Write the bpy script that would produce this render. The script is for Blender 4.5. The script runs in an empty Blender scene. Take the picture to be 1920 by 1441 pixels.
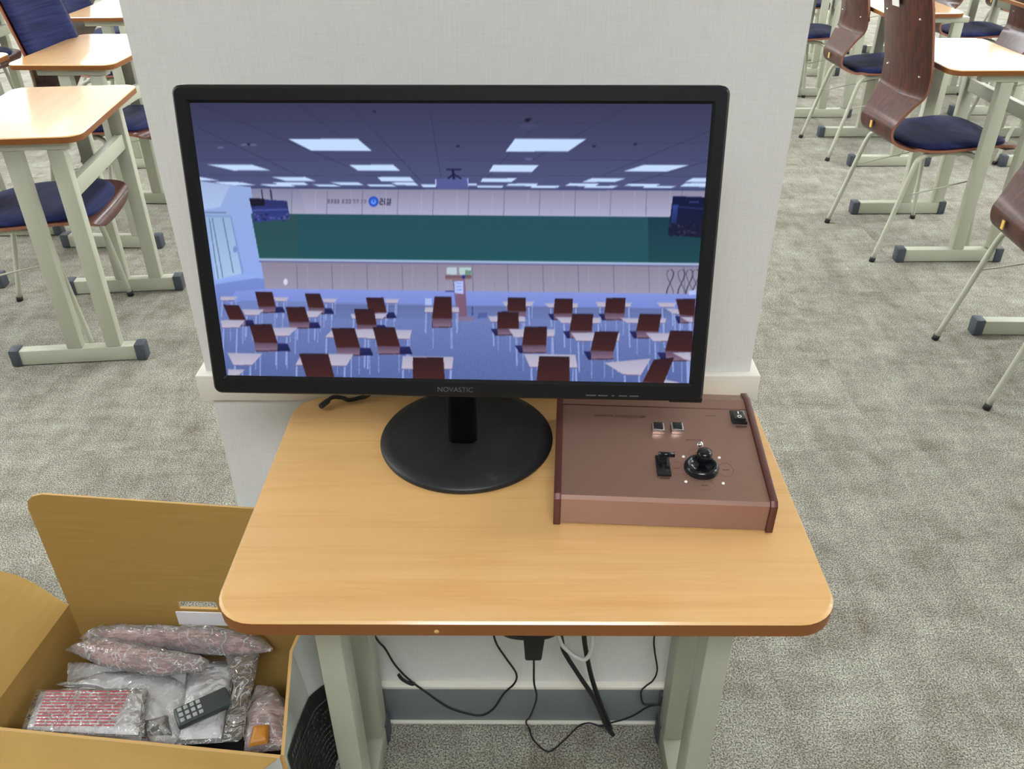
import bpy, bmesh, math, random
import numpy as np
from mathutils import Vector, Matrix, noise
random.seed(7)
R = math.radians
scene = bpy.context.scene
col = scene.collection

# ------------------------------------------------------------------ camera
cam_d = bpy.data.cameras.new('camera')
cam = bpy.data.objects.new('camera', cam_d); col.objects.link(cam)
cam_d.sensor_width = 36.0; cam_d.lens = 1575.8 / 1920 * 36.0
cam_d.clip_start = 0.02; cam_d.clip_end = 60
pitch, yaw, roll = R(32.604), -0.0106, -0.0057
f_ = Vector((math.sin(yaw)*math.cos(pitch), math.cos(yaw)*math.cos(pitch), -math.sin(pitch)))
r_ = Vector((math.cos(yaw), -math.sin(yaw), 0)); u_ = r_.cross(f_)
r2 = r_*math.cos(roll) + u_*math.sin(roll); u2 = -r_*math.sin(roll) + u_*math.cos(roll)
M = Matrix((r2, u2, -f_)).transposed().to_4x4(); M.translation = Vector((0, 0, 1.43))
cam.matrix_world = M
scene.camera = cam

# ------------------------------------------------------------------ world, exposure
w = bpy.data.worlds.new('world'); scene.world = w; w.use_nodes = True
w.node_tree.nodes['Background'].inputs[0].default_value = (0.80, 0.90, 1.0, 1)
w.node_tree.nodes['Background'].inputs[1].default_value = 0.3
scene.view_settings.view_transform = 'Standard'
scene.view_settings.look = 'None'
scene.view_settings.exposure = 0.0
scene.view_settings.gamma = 1.0
scene.view_settings.use_curve_mapping = False
PANEL = 28.5           # luminance of the ceiling panels
CEIL = 2.62

# ------------------------------------------------------------------ helpers
def lin(c):
    c = c / 255.0
    return c/12.92 if c <= 0.04045 else ((c+0.055)/1.055)**2.4
def rgb(r, g, b): return (lin(r), lin(g), lin(b), 1)

def mat(name, color=(0.5, 0.5, 0.5, 1), rough=0.5, metal=0.0, spec=0.5, coat=0.0, coat_rough=0.1):
    m = bpy.data.materials.new(name); m.use_nodes = True
    b = m.node_tree.nodes['Principled BSDF']
    b.inputs['Base Color'].default_value = color
    b.inputs['Roughness'].default_value = rough
    b.inputs['Metallic'].default_value = metal
    b.inputs['Specular IOR Level'].default_value = spec
    b.inputs['Coat Weight'].default_value = coat
    b.inputs['Coat Roughness'].default_value = coat_rough
    return m
def N(m, t, **kw):
    n = m.node_tree.nodes.new(t)
    for k, v in kw.items():
        if k in n.inputs: n.inputs[k].default_value = v
        else: setattr(n, k, v)
    return n
def L(m, a, b): m.node_tree.links.new(a, b)
def bsdf(m): return m.node_tree.nodes['Principled BSDF']
def coords(m, kind='Object', scale=(1, 1, 1), rot=(0, 0, 0)):
    tc = N(m, 'ShaderNodeTexCoord'); mp = N(m, 'ShaderNodeMapping')
    mp.inputs['Scale'].default_value = scale; mp.inputs['Rotation'].default_value = rot
    L(m, tc.outputs[kind], mp.inputs['Vector']); return mp.outputs['Vector']
def ramp(m, fac, stops):
    r = N(m, 'ShaderNodeValToRGB'); e = r.color_ramp.elements
    while len(e) < len(stops): e.new(0.5)
    for i, (p, c) in enumerate(stops): e[i].position = p; e[i].color = c
    L(m, fac, r.inputs['Fac']); return r.outputs['Color']
def bump(m, h, strength=0.3, dist=0.002):
    b = N(m, 'ShaderNodeBump'); b.inputs['Strength'].default_value = strength; b.inputs['Distance'].default_value = dist
    L(m, h, b.inputs['Height']); L(m, b.outputs['Normal'], bsdf(m).inputs['Normal'])

class MB:
    def __init__(s): s.v = []; s.f = []; s.m = []; s.sm = []
    def add(s, vs, fs, mi=0, smooth=False):
        o = len(s.v); s.v += [tuple(v) for v in vs]
        for f in fs: s.f.append([i+o for i in f]); s.m.append(mi); s.sm.append(smooth)
        return s
    def box(s, x0, x1, y0, y1, z0, z1, mi=0, rot=None):
        vs = [Vector((x, y, z)) for z in (z0, z1) for y in (y0, y1) for x in (x0, x1)]
        if rot is not None: vs = [rot @ v for v in vs]
        return s.add(vs, [(0,2,3,1),(4,5,7,6),(0,1,5,4),(2,6,7,3),(0,4,6,2),(1,3,7,5)], mi)
    def hexa(s, p, mi=0):   # 8 points, bottom ring then top ring
        return s.add(p, [(3,2,1,0),(4,5,6,7),(0,1,5,4),(1,2,6,5),(2,3,7,6),(3,0,4,7)], mi)
    def prism(s, outline, z0, z1, mi=0, mside=None, T=None, smooth=False):
        n = len(outline); vs = [Vector((x, y, z)) for z in (z0, z1) for x, y in outline]
        if T is not None: vs = [T @ v for v in vs]
        s.add(vs, [tuple(range(n-1, -1, -1)), tuple(range(n, 2*n))], mi)
        o = len(s.v) - 2*n
        for i in range(n):
            j = (i+1) % n; s.f.append([o+i, o+j, o+n+j, o+n+i]); s.m.append(mi if mside is None else mside); s.sm.append(smooth)
        return s
    def tube(s, pts, r, n=10, mi=0, caps=True):
        pts = [Vector(p) for p in pts]; rings = []
        up = Vector((0, 0, 1)); prev = None
        for i, p in enumerate(pts):
            d = (pts[min(i+1, len(pts)-1)] - pts[max(i-1, 0)]).normalized()
            if prev is None:
                a = d.cross(up if abs(d.z) < 0.9 else Vector((1, 0, 0))).normalized()
            else:
                a = (prev - d*prev.dot(d)).normalized()
            prev = a; b = d.cross(a)
            rr = r[i] if isinstance(r, (list, tuple)) else r
            rings.append([p + (a*math.cos(2*math.pi*k/n) + b*math.sin(2*math.pi*k/n))*rr for k in range(n)])
        vs = [v for g in rings for v in g]; fs = []
        for i in range(len(rings)-1):
            for k in range(n):
                k2 = (k+1) % n; fs.append((i*n+k, i*n+k2, (i+1)*n+k2, (i+1)*n+k))
        s.add(vs, fs, mi, True)
        if caps:
            o = len(s.v) - len(vs)
            s.f.append([o+k for k in range(n-1, -1, -1)]); s.m.append(mi); s.sm.append(False)
            s.f.append([o+(len(rings)-1)*n+k for k in range(n)]); s.m.append(mi); s.sm.append(False)
        return s
    def lathe(s, prof, c=(0, 0, 0), n=48, mi=0, T=None):
        vs = []; fs = []
        for r, z in prof:
            for k in range(n):
                a = 2*math.pi*k/n; v = Vector((r*math.cos(a), r*math.sin(a), z))
                if T is not None: v = T @ v
                vs.append(v + Vector(c))
        for i in range(len(prof)-1):
            for k in range(n):
                k2 = (k+1) % n; fs.append((i*n+k, i*n+k2, (i+1)*n+k2, (i+1)*n+k))
        return s.add(vs, fs, mi, True)
    def build(s, name, mats, parent=None, bevel=0.0, seg=2, sharp=35):
        me = bpy.data.meshes.new(name)
        me.from_pydata([tuple(v) for v in s.v], [], s.f); me.update()
        if not isinstance(mats, (list, tuple)): mats = [mats]
        for m_ in mats: me.materials.append(m_)
        me.polygons.foreach_set('material_index', s.m)
        me.polygons.foreach_set('use_smooth', s.sm)
        bm = bmesh.new(); bm.from_mesh(me)
        bmesh.ops.recalc_face_normals(bm, faces=bm.faces)
        if bevel > 0:
            es = [e for e in bm.edges if e.is_manifold and e.calc_face_angle(0) > R(50)]
            bmesh.ops.bevel(bm, geom=es, offset=bevel, segments=seg, affect='EDGES', profile=0.5, clamp_overlap=True)
            for f in bm.faces: f.smooth = True
        bm.to_mesh(me); bm.free()
        if bevel > 0: me.set_sharp_from_angle(angle=R(sharp))
        ob = bpy.data.objects.new(name, me); col.objects.link(ob)
        if parent is not None: ob.parent = parent
        return ob

def tag(o, label=None, cat=None, group=None, kind=None):
    if label: o['label'] = label
    if cat: o['category'] = cat
    if group: o['group'] = group
    if kind: o['kind'] = kind
    return o
def thing(name, label, cat, loc=(0, 0, 0), rz=0.0, group=None):
    o = bpy.data.objects.new(name, None); o.empty_display_size = 0.05; col.objects.link(o)
    o.location = loc; o.rotation_euler = (0, 0, rz); return tag(o, label, cat, group)
kids = {}
def copy_tree(o, parent=None):
    c = o.copy(); col.objects.link(c); c.parent = parent
    for ch in [k for k in bpy.data.objects if k.parent == o]: copy_tree(ch, c)
    return c
def rrect(x0, x1, y0, y1, r, n=6):
    out = []
    for cx, cy, a0 in ((x1-r, y1-r, 0), (x0+r, y1-r, 90), (x0+r, y0+r, 180), (x1-r, y0+r, 270)):
        for k in range(n+1):
            a = R(a0 + 90*k/n); out.append((cx + r*math.cos(a), cy + r*math.sin(a)))
    return out
def catmull(P, sub=4):
    P = [Vector(p) for p in P]; out = []
    for i in range(len(P)-1):
        p0 = P[max(i-1, 0)]; p1 = P[i]; p2 = P[i+1]; p3 = P[min(i+2, len(P)-1)]
        for k in range(sub):
            t = k/sub
            out.append(0.5*((2*p1) + (p2-p0)*t + (2*p0-5*p1+4*p2-p3)*t*t + (3*p1-p0-3*p2+p3)*t**3))
    out.append(P[-1]); return out

# ------------------------------------------------------------------ materials
def wood_top(name, c1, c2, rough, axis='x', coat=0.6):
    m = mat(name, c1, rough, coat=coat, coat_rough=0.16)
    sc = (1.2, 22, 8) if axis == 'x' else (22, 1.2, 8)
    v = coords(m, 'Object', sc)
    n1 = N(m, 'ShaderNodeTexNoise', Scale=2.2, Detail=6.0, Roughness=0.55, Distortion=0.6); L(m, v, n1.inputs['Vector'])
    v2 = coords(m, 'Object', (9, 260, 20) if axis == 'x' else (260, 9, 20))
    n2 = N(m, 'ShaderNodeTexNoise', Scale=1.0, Detail=2.0); L(m, v2, n2.inputs['Vector'])
    mx = N(m, 'ShaderNodeMath', operation='MULTIPLY_ADD'); L(m, n2.outputs['Fac'], mx.inputs[0]); mx.inputs[1].default_value = 0.35
    L(m, n1.outputs['Fac'], mx.inputs[2])
    cc = ramp(m, mx.outputs[0], [(0.42, c2), (0.72, c1), (0.95, c1)])
    L(m, cc, bsdf(m).inputs['Base Color']); bsdf(m).inputs['Coat IOR'].default_value = 1.6; bsdf(m).inputs['Coat Roughness'].default_value = 0.13; return m
M_TOPY = wood_top('beech_laminate_desk', rgb(228, 181, 117), rgb(219, 167, 102), 0.33, 'y', coat=1.0)
M_EDGE = mat('desk_edge_band', rgb(134, 80, 32), 0.45)
M_METAL = mat('cream_powder_coat', rgb(184, 186, 167), 0.42)
v = coords(M_METAL, 'Object'); n = N(M_METAL, 'ShaderNodeTexNoise', Scale=900.0); L(M_METAL, v, n.inputs['Vector']); bump(M_METAL, n.outputs['Fac'], 0.06, 0.0006)
M_CAP = mat('charcoal_plastic', rgb(70, 76, 84), 0.5)
M_RUB = mat('black_rubber', rgb(30, 30, 32), 0.6)

M_PLY = mat('dark_lacquered_plywood', rgb(74, 38, 28), 0.38, spec=0.22, coat=0.3, coat_rough=0.13)
v = coords(M_PLY, 'Object', (60, 60, 3)); n = N(M_PLY, 'ShaderNodeTexNoise', Scale=1.0, Detail=4.0); L(M_PLY, v, n.inputs['Vector'])
L(M_PLY, ramp(M_PLY, n.outputs['Fac'], [(0.35, rgb(50, 18, 11)), (0.7, rgb(86, 35, 22))]), bsdf(M_PLY).inputs['Base Color'])
M_PLYE = mat('plywood_edge', rgb(150, 98, 76), 0.4)

M_PAD = mat('navy_seat_fabric', rgb(36, 44, 84), 0.8)
bsdf(M_PAD).inputs['Sheen Weight'].default_value = 0.05; bsdf(M_PAD).inputs['Specular IOR Level'].default_value = 0.2
bsdf(M_PAD).inputs['Sheen Roughness'].default_value = 0.5
v = coords(M_PAD, 'Object', (1, 1, 1)); wv = N(M_PAD, 'ShaderNodeTexNoise', Scale=26.0, Detail=3.0)
mp = N(M_PAD, 'ShaderNodeMapping'); mp.inputs['Scale'].default_value = (1.0, 0.15, 4.0); L(M_PAD, v, mp.inputs['Vector']); L(M_PAD, mp.outputs['Vector'], wv.inputs['Vector'])
L(M_PAD, ramp(M_PAD, wv.outputs['Fac'], [(0.35, rgb(20, 26, 66)), (0.68, rgb(38, 46, 92))]), bsdf(M_PAD).inputs['Base Color'])
bump(M_PAD, wv.outputs['Fac'], 0.35, 0.003)

M_WALL = mat('linen_wallpaper', rgb(222, 221, 213), 0.75, spec=0.3)
v1 = coords(M_WALL, 'Object', (30, 30, 420)); a1 = N(M_WALL, 'ShaderNodeTexNoise', Scale=1.0, Detail=2.0); L(M_WALL, v1, a1.inputs['Vector'])
v2 = coords(M_WALL, 'Object', (420, 420, 30)); a2 = N(M_WALL, 'ShaderNodeTexNoise', Scale=1.0, Detail=2.0); L(M_WALL, v2, a2.inputs['Vector'])
ad = N(M_WALL, 'ShaderNodeMath', operation='ADD'); L(M_WALL, a1.outputs['Fac'], ad.inputs[0]); L(M_WALL, a2.outputs['Fac'], ad.inputs[1])
mm = N(M_WALL, 'ShaderNodeMath', operation='MULTIPLY'); L(M_WALL, ad.outputs[0], mm.inputs[0]); mm.inputs[1].default_value = 0.5
L(M_WALL, ramp(M_WALL, mm.outputs[0], [(0.36, rgb(225, 224, 221)), (0.62, rgb(231, 230, 227))]), bsdf(M_WALL).inputs['Base Color'])
bump(M_WALL, mm.outputs[0], 0.22, 0.001)
M_ROOM = mat('painted_wall', rgb(222, 222, 215), 0.8)
M_RAIL = mat('white_trim_film', rgb(232, 228, 216), 0.35)
M_BASE = mat('grey_baseboard_film', rgb(118, 125, 129), 0.4)
M_CEIL = mat('ceiling_board', rgb(236, 236, 232), 0.85)

# carpet: speckle + brushed streaks, each tile with its own seed and a quarter turn for some
M_CARPET = mat('carpet_tile_pile', rgb(170, 166, 150), 0.95, spec=0.1)
m = M_CARPET
tc = N(m, 'ShaderNodeTexCoord'); oi = N(m, 'ShaderNodeObjectInfo')
gt = N(m, 'ShaderNodeMath', operation='GREATER_THAN'); L(m, oi.outputs['Random'], gt.inputs[0]); gt.inputs[1].default_value = 0.55
ml = N(m, 'ShaderNodeMath', operation='MULTIPLY'); L(m, gt.outputs[0], ml.inputs[0]); ml.inputs[1].default_value = math.pi/2
vr = N(m, 'ShaderNodeVectorRotate', rotation_type='Z_AXIS'); L(m, tc.outputs['Object'], vr.inputs['Vector']); L(m, ml.outputs[0], vr.inputs['Angle'])
ms = N(m, 'ShaderNodeMath', operation='MULTIPLY'); L(m, oi.outputs['Random'], ms.inputs[0]); ms.inputs[1].default_value = 57.0
mp = N(m, 'ShaderNodeMapping'); mp.inputs['Scale'].default_value = (5.5, 13, 1); L(m, vr.outputs['Vector'], mp.inputs['Vector'])
s1 = N(m, 'ShaderNodeTexNoise', noise_dimensions='4D', Scale=1.0, Detail=4.0, Roughness=0.62); L(m, mp.outputs['Vector'], s1.inputs['Vector']); L(m, ms.outputs[0], s1.inputs['W'])
mp3 = N(m, 'ShaderNodeMapping'); mp3.inputs['Scale'].default_value = (30, 170, 1); L(m, vr.outputs['Vector'], mp3.inputs['Vector'])
s3 = N(m, 'ShaderNodeTexNoise', noise_dimensions='4D', Scale=1.0, Detail=2.0); L(m, mp3.outputs['Vector'], s3.inputs['Vector']); L(m, ms.outputs[0], s3.inputs['W'])
s2 = N(m, 'ShaderNodeTexNoise', Scale=300.0, Detail=2.0, Roughness=0.75); L(m, tc.outputs['Object'], s2.inputs['Vector'])
mp4 = N(m, 'ShaderNodeMapping'); mp4.inputs['Scale'].default_value = (26, 8, 1); L(m, vr.outputs['Vector'], mp4.inputs['Vector'])
s4 = N(m, 'ShaderNodeTexNoise', noise_dimensions='4D', Scale=1.0, Detail=3.0, Roughness=0.6); L(m, mp4.outputs['Vector'], s4.inputs['Vector']); L(m, ms.outputs[0], s4.inputs['W'])
wv_ = N(m, 'ShaderNodeMix', data_type='FLOAT'); wv_.inputs[0].default_value = 0.42; L(m, s1.outputs['Fac'], wv_.inputs[2]); L(m, s4.outputs['Fac'], wv_.inputs[3])
streak = ramp(m, wv_.outputs[0], [(0.34, rgb(118, 112, 101)), (0.5, rgb(140, 137, 127)), (0.66, rgb(158, 156, 145))])
fine = ramp(m, s3.outputs['Fac'], [(0.3, (0.88, 0.88, 0.88, 1)), (0.7, (1.09, 1.09, 1.09, 1))])
fleck = ramp(m, s2.outputs['Fac'], [(0.38, (0.36, 0.35, 0.34, 1)), (0.5, (1.0, 1.0, 1.0, 1)), (0.61, (1.85, 1.86, 1.80, 1))])
x1 = N(m, 'ShaderNodeMix', data_type='RGBA', blend_type='MULTIPLY'); x1.inputs[0].default_value = 1.0
L(m, streak, x1.inputs[6]); L(m, fine, x1.inputs[7])
x2 = N(m, 'ShaderNodeMix', data_type='RGBA', blend_type='MULTIPLY'); x2.inputs[0].default_value = 1.0
L(m, x1.outputs[2], x2.inputs[6]); L(m, fleck, x2.inputs[7]); L(m, x2.outputs[2], bsdf(m).inputs['Base Color'])
bump(m, s2.outputs['Fac'], 0.5, 0.003)

M_BLACK = mat('black_monitor_plastic', rgb(17, 18, 20), 0.5, spec=0.3)
v = coords(M_BLACK, 'Object'); n = N(M_BLACK, 'ShaderNodeTexNoise', Scale=700.0); L(M_BLACK, v, n.inputs['Vector']); bump(M_BLACK, n.outputs['Fac'], 0.08, 0.0005)
M_BASEPL = mat('dusty_black_base', rgb(30, 31, 34), 0.45)
v = coords(M_BASEPL, 'Object'); n = N(M_BASEPL, 'ShaderNodeTexNoise', Scale=28.0, Detail=8.0, Roughness=0.7); L(M_BASEPL, v, n.inputs['Vector'])
L(M_BASEPL, ramp(M_BASEPL, n.outputs['Fac'], [(0.45, rgb(27, 28, 31)), (0.62, rgb(34, 36, 40)), (0.78, rgb(66, 68, 72))]), bsdf(M_BASEPL).inputs['Base Color'])
M_GREYTXT = mat('grey_lettering', rgb(92, 92, 94), 0.5)
M_COPPER = mat('brown_anodised_metal', rgb(152, 119, 106), 0.38, metal=0.55)
v = coords(M_COPPER, 'Object', (8, 900, 900)); n = N(M_COPPER, 'ShaderNodeTexNoise', Scale=1.0); L(M_COPPER, v, n.inputs['Vector']); bump(M_COPPER, n.outputs['Fac'], 0.12, 0.0004)
M_COPPERS = mat('dark_brown_side_cheek', rgb(92, 50, 44), 0.42, metal=0.3)
M_PRINT = mat('dark_print', rgb(70, 38, 32), 0.6)
M_REDPRINT = mat('red_print', rgb(128, 48, 42), 0.6)
M_WHITE = mat('white_plastic', rgb(235, 235, 230), 0.35)
M_SILVER = mat('polished_silver', rgb(225, 225, 225), 0.15, metal=1.0)
M_GLOSSB = mat('glossy_black_plastic', rgb(22, 24, 28), 0.22)
M_CABLE = mat('black_cable', rgb(24, 24, 25), 0.5)
M_WCABLE = mat('white_cable', rgb(215, 215, 212), 0.4)
M_CARD = mat('kraft_cardboard', rgb(190, 148, 84), 0.8, spec=0.2)
v = coords(M_CARD, 'Object', (3, 3, 60)); n = N(M_CARD, 'ShaderNodeTexNoise', Scale=3.0, Detail=5.0); L(M_CARD, v, n.inputs['Vector'])
L(M_CARD, ramp(M_CARD, n.outputs['Fac'], [(0.3, rgb(178, 143, 80)), (0.7, rgb(184, 149, 86))]), bsdf(M_CARD).inputs['Base Color'])
M_CARDE = mat('cardboard_edge', rgb(206, 166, 104), 0.8)
M_BOXW = mat('white_box_print', rgb(206, 210, 206), 0.5)
M_BOXB = mat('black_box_print', rgb(26, 25, 27), 0.45)
M_PAPER = mat('white_paper', rgb(240, 239, 241), 0.7)
M_PINK = mat('pink_printed_paper', rgb(205, 150, 150), 0.6)
v = coords(M_PINK, 'Object', (45, 190, 60), (0, 0, 0.12)); n = N(M_PINK, 'ShaderNodeTexNoise', Scale=1.0, Detail=3.0, Roughness=0.65); L(M_PINK, v, n.inputs['Vector'])
v = coords(M_PINK, 'Object', (16, 30, 16)); n2 = N(M_PINK, 'ShaderNodeTexNoise', Scale=1.0, Detail=3.0); L(M_PINK, v, n2.inputs['Vector'])
m2_ = N(M_PINK, 'ShaderNodeMath', operation='MULTIPLY_ADD'); L(M_PINK, n2.outputs['Fac'], m2_.inputs[0]); m2_.inputs[1].default_value = 0.9; L(M_PINK, n.outputs['Fac'], m2_.inputs[2])
L(M_PINK, ramp(M_PINK, m2_.outputs[0], [(0.72, rgb(224, 196, 192)), (0.90, rgb(204, 156, 156)), (1.0, rgb(168, 104, 108)), (1.12, rgb(122, 58, 68))]), bsdf(M_PINK).inputs['Base Color'])
M_REDT = mat('red_text_ink', rgb(176, 70, 78), 0.6)
M_ORANGE = mat('amber_rubber', rgb(190, 128, 50), 0.4)
M_REMOTE = mat('dark_grey_remote', rgb(62, 68, 72), 0.4)
M_RKEY = mat('pale_remote_keys', rgb(168, 172, 172), 0.4)
M_YEL = mat('yellow_sticker', rgb(222, 180, 92), 0.5)

def plastic_film(name, alpha, tint=(1, 1, 1, 1)):
    m = bpy.data.materials.new(name); m.use_nodes = True; nt = m.node_tree
    nt.nodes.remove(nt.nodes['Principled BSDF']); out = nt.nodes['Material Output']
    tr = N(m, 'ShaderNodeBsdfTransparent'); tr.inputs[0].default_value = tint
    gl = N(m, 'ShaderNodeBsdfGlossy'); gl.inputs['Roughness'].default_value = 0.07
    df = N(m, 'ShaderNodeBsdfDiffuse'); df.inputs[0].default_value = (0.85, 0.85, 0.85, 1)
    v = coords(m, 'Object'); n = N(m, 'ShaderNodeTexNoise', Scale=24.0, Detail=3.0, Roughness=0.5, Distortion=1.5); L(m, v, n.inputs['Vector'])
    b = N(m, 'ShaderNodeBump'); b.inputs['Strength'].default_value = 0.9; b.inputs['Distance'].default_value = 0.012
    L(m, n.outputs['Fac'], b.inputs['Height']); L(m, b.outputs['Normal'], gl.inputs['Normal'])
    fr = N(m, 'ShaderNodeFresnel'); fr.inputs[0].default_value = 1.45; L(m, b.outputs['Normal'], fr.inputs['Normal'])
    k = N(m, 'ShaderNodeMath', operation='MULTIPLY_ADD'); L(m, fr.outputs[0], k.inputs[0]); k.inputs[1].default_value = 1.7; k.inputs[2].default_value = 0.01
    m1 = N(m, 'ShaderNodeMixShader'); m1.inputs[0].default_value = alpha; L(m, tr.outputs[0], m1.inputs[1]); L(m, df.outputs[0], m1.inputs[2])
    n3 = N(m, 'ShaderNodeTexNoise', Scale=11.0, Detail=2.5, Roughness=0.6, Distortion=2.6); L(m, v, n3.inputs['Vector'])
    cr = ramp(m, n3.outputs['Fac'], [(0.485, (0, 0, 0, 1)), (0.498, (.42, .42, .42, 1)), (0.502, (.42, .42, .42, 1)), (0.52, (0, 0, 0, 1))])  # white crease lines, with the glints on them painted in as diffuse colour
    w_ = N(m, 'ShaderNodeBsdfDiffuse'); w_.inputs[0].default_value = (0.92, 0.92, 0.93, 1)
    m3 = N(m, 'ShaderNodeMixShader'); L(m, cr, m3.inputs[0]); L(m, m1.outputs[0], m3.inputs[1]); L(m, w_.outputs[0], m3.inputs[2])
    m2 = N(m, 'ShaderNodeMixShader'); L(m, k.outputs[0], m2.inputs[0]); L(m, m3.outputs[0], m2.inputs[1]); L(m, gl.outputs[0], m2.inputs[2])
    L(m, m2.outputs[0], out.inputs['Surface']); return m
M_FILM = plastic_film('clear_plastic_film', 0.10)
M_FILMW = plastic_film('milky_plastic_film', 0.42)
M_FILMP = plastic_film('pink_plastic_film', 0.26, (0.97, 0.86, 0.86, 1))

# ------------------------------------------------------------------ room shell
RX0, RX1, RY0, RY1 = -7.5, 11.0, -2.3, 17.0
tag(MB().box(RX0, RX1, RY0, RY1, -0.12, -0.0065).build('floor', mat('floor_screed', rgb(140, 136, 124), 0.9)), kind='structure')
floor = bpy.data.objects['floor']
tag(MB().box(RX0, RX1, RY0, RY1, CEIL, CEIL+0.1).build('ceiling', M_CEIL), kind='structure')
tag(MB().box(RX0-0.1, RX0, RY0, RY1, 0, CEIL).build('wall_left', M_ROOM), kind='structure')
tag(MB().box(RX1, RX1+0.1, RY0, RY1, 0, CEIL).build('wall_right', M_ROOM), kind='structure')
tag(MB().box(RX0, RX1, RY0-0.1, RY0, 0, CEIL).build('wall_front', mat('light_damping_wall', rgb(120, 112, 104), 0.8)), kind='structure')  # unseen wall, set close and darkened to weaken light from the camera side
tag(MB().box(RX0, RX1, RY1, RY1+0.1, 0, CEIL).build('wall_back', M_ROOM), kind='structure')

# carpet tiles (0.5 m), one object each where the photo shows them, the rest joined
TS = 0.5; gx0, gy0 = -5.23, -1.36
tile = MB().box(-TS/2+0.00025, TS/2-0.00025, -TS/2+0.00025, TS/2-0.00025, -0.0065, 0).build('carpet_tile', M_CARPET, floor)
tile_me = tile.data; first = True; rest = MB(); ntile = 0
def seen(x, y):
    p = Vector((x, y, 0)) - Vector((0, 0, 1.43)); z = p.dot(f_)
    if z < 0.3: return False
    px = 960 + 1575.8*p.dot(r2)/z; py = 720 - 1575.8*p.dot(u2)/z
    return -150 < px < 2070 and -20 < py < 1620
for i in range(32):
    for j in range(36):
        cx, cy = gx0 + i*TS, gy0 + j*TS
        if cx > RX1-0.3 or cy > RY1-0.3: continue
        vis = any(seen(cx+a, cy+b) for a in (-.25, 0, .25) for b in (-.25, 0, .25)) and cy < 8.2
        if vis and -0.3 < cx < 0.2 and cy > 1.3 and False: vis = False
        if vis and ntile < 295:
            o = tile if first else bpy.data.objects.new('carpet_tile', tile_me)
            if not first: col.objects.link(o); o.parent = floor
            first = False; o.location = (cx, cy, 0); ntile += 1
        else: rest.box(cx-TS/2, cx+TS/2, cy-TS/2, cy+TS/2, -0.0065, 0)
tag(rest.build('carpet_field', M_CARPET, floor), kind='stuff')

# the column behind the desk: papered box with a rail at desk height and a baseboard
CX0, CX1, CY0, CY1 = -0.454, 0.332, 1.033, 1.82
tag(MB().box(CX0, CX1, CY0, CY1, 0, CEIL).build('wall_center', M_WALL), kind='structure')
def ring(z0, z1, d, mats, name, top=None):
    mb = MB()
    o = [(CX0-d, CY0-d), (CX1+d, CY0-d), (CX1+d, CY1+d), (CX0-d, CY1+d)]
    i = [(CX0+.002, CY0+.002), (CX1-.002, CY0+.002), (CX1-.002, CY1-.002), (CX0+.002, CY1-.002)]
    vs = [(x, y, z) for z in (z0, z1) for x, y in o] + [(x, y, z) for z in (z0, z1) for x, y in i]
    fs = []
    for k in range(4):
        k2 = (k+1) % 4
        fs += [(k, k2, 4+k2, 4+k), (8+k, 12+k, 12+k2, 8+k2), (4+k, 4+k2, 12+k2, 12+k), (k, 8+k, 8+k2, k2)]
    mb.add(vs, fs); return mb.build(name, mats, None, bevel=0.0025)
tag(ring(0.749, 0.792, 0.013, M_RAIL, 'trim_1'), kind='structure')
tag(ring(0.0, 0.097, 0.012, M_BASE, 'baseboard_center'), kind='structure')
bc = bpy.data.objects['baseboard_center']
cap = ring(0.097, 0.106, 0.013, M_RAIL, 'lit_top_lip'); cap.parent = bc  # lip in a paler material: light from above put into its colour
qr = MB()
qr.box(CX0-0.018, CX1+0.018, CY0-0.018, CY0-0.011, 0, 0.006); o = qr.build('floor_bead', M_RAIL, bc, bevel=0.0015)

# ceiling light panels
M_LAMP = bpy.data.materials.new('lamp_diffuser'); M_LAMP.use_nodes = True
b = bsdf(M_LAMP); b.inputs['Base Color'].default_value = (0.9, 0.9, 0.9, 1)
b.inputs['Emission Color'].default_value = (0.93, 0.97, 1.0, 1); b.inputs['Emission Strength'].default_value = PANEL
lamp0 = thing('ceiling_light', 'square edge-lit ceiling light panel flush with the white ceiling', 'ceiling light', (0.05, -0.95, CEIL), group='ceiling light panels')
fr = MB(); LX, LY = 0.60, 0.30
for a in ((-LX, LX, -LY, -LY+.02), (-LX, LX, LY-.02, LY), (-LX, -LX+.02, -LY+.02, LY-.02), (LX-.02, LX, -LY+.02, LY-.02)):
    fr.box(*a, -0.014, -0.0005)
fr.build('frame', M_WHITE, lamp0)
MB().box(-LX+.02, LX-.02, -LY+.02, LY-.02, -0.010, -0.0005).build('diffuser', M_LAMP, lamp0)
for i in range(-2, 4):
    for j in range(-1, 8):
        x, y = 0.05 + 3.3*i, -0.95 + 2.45*j
        if (i, j) in ((0, 0), (0, 1), (-1, 0), (1, 0)) or not (RX0+.5 < x < RX1-.5 and RY0+.7 < y < RY1-.7): continue
        c = copy_tree(lamp0); c.location = (x, y, CEIL)

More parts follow.
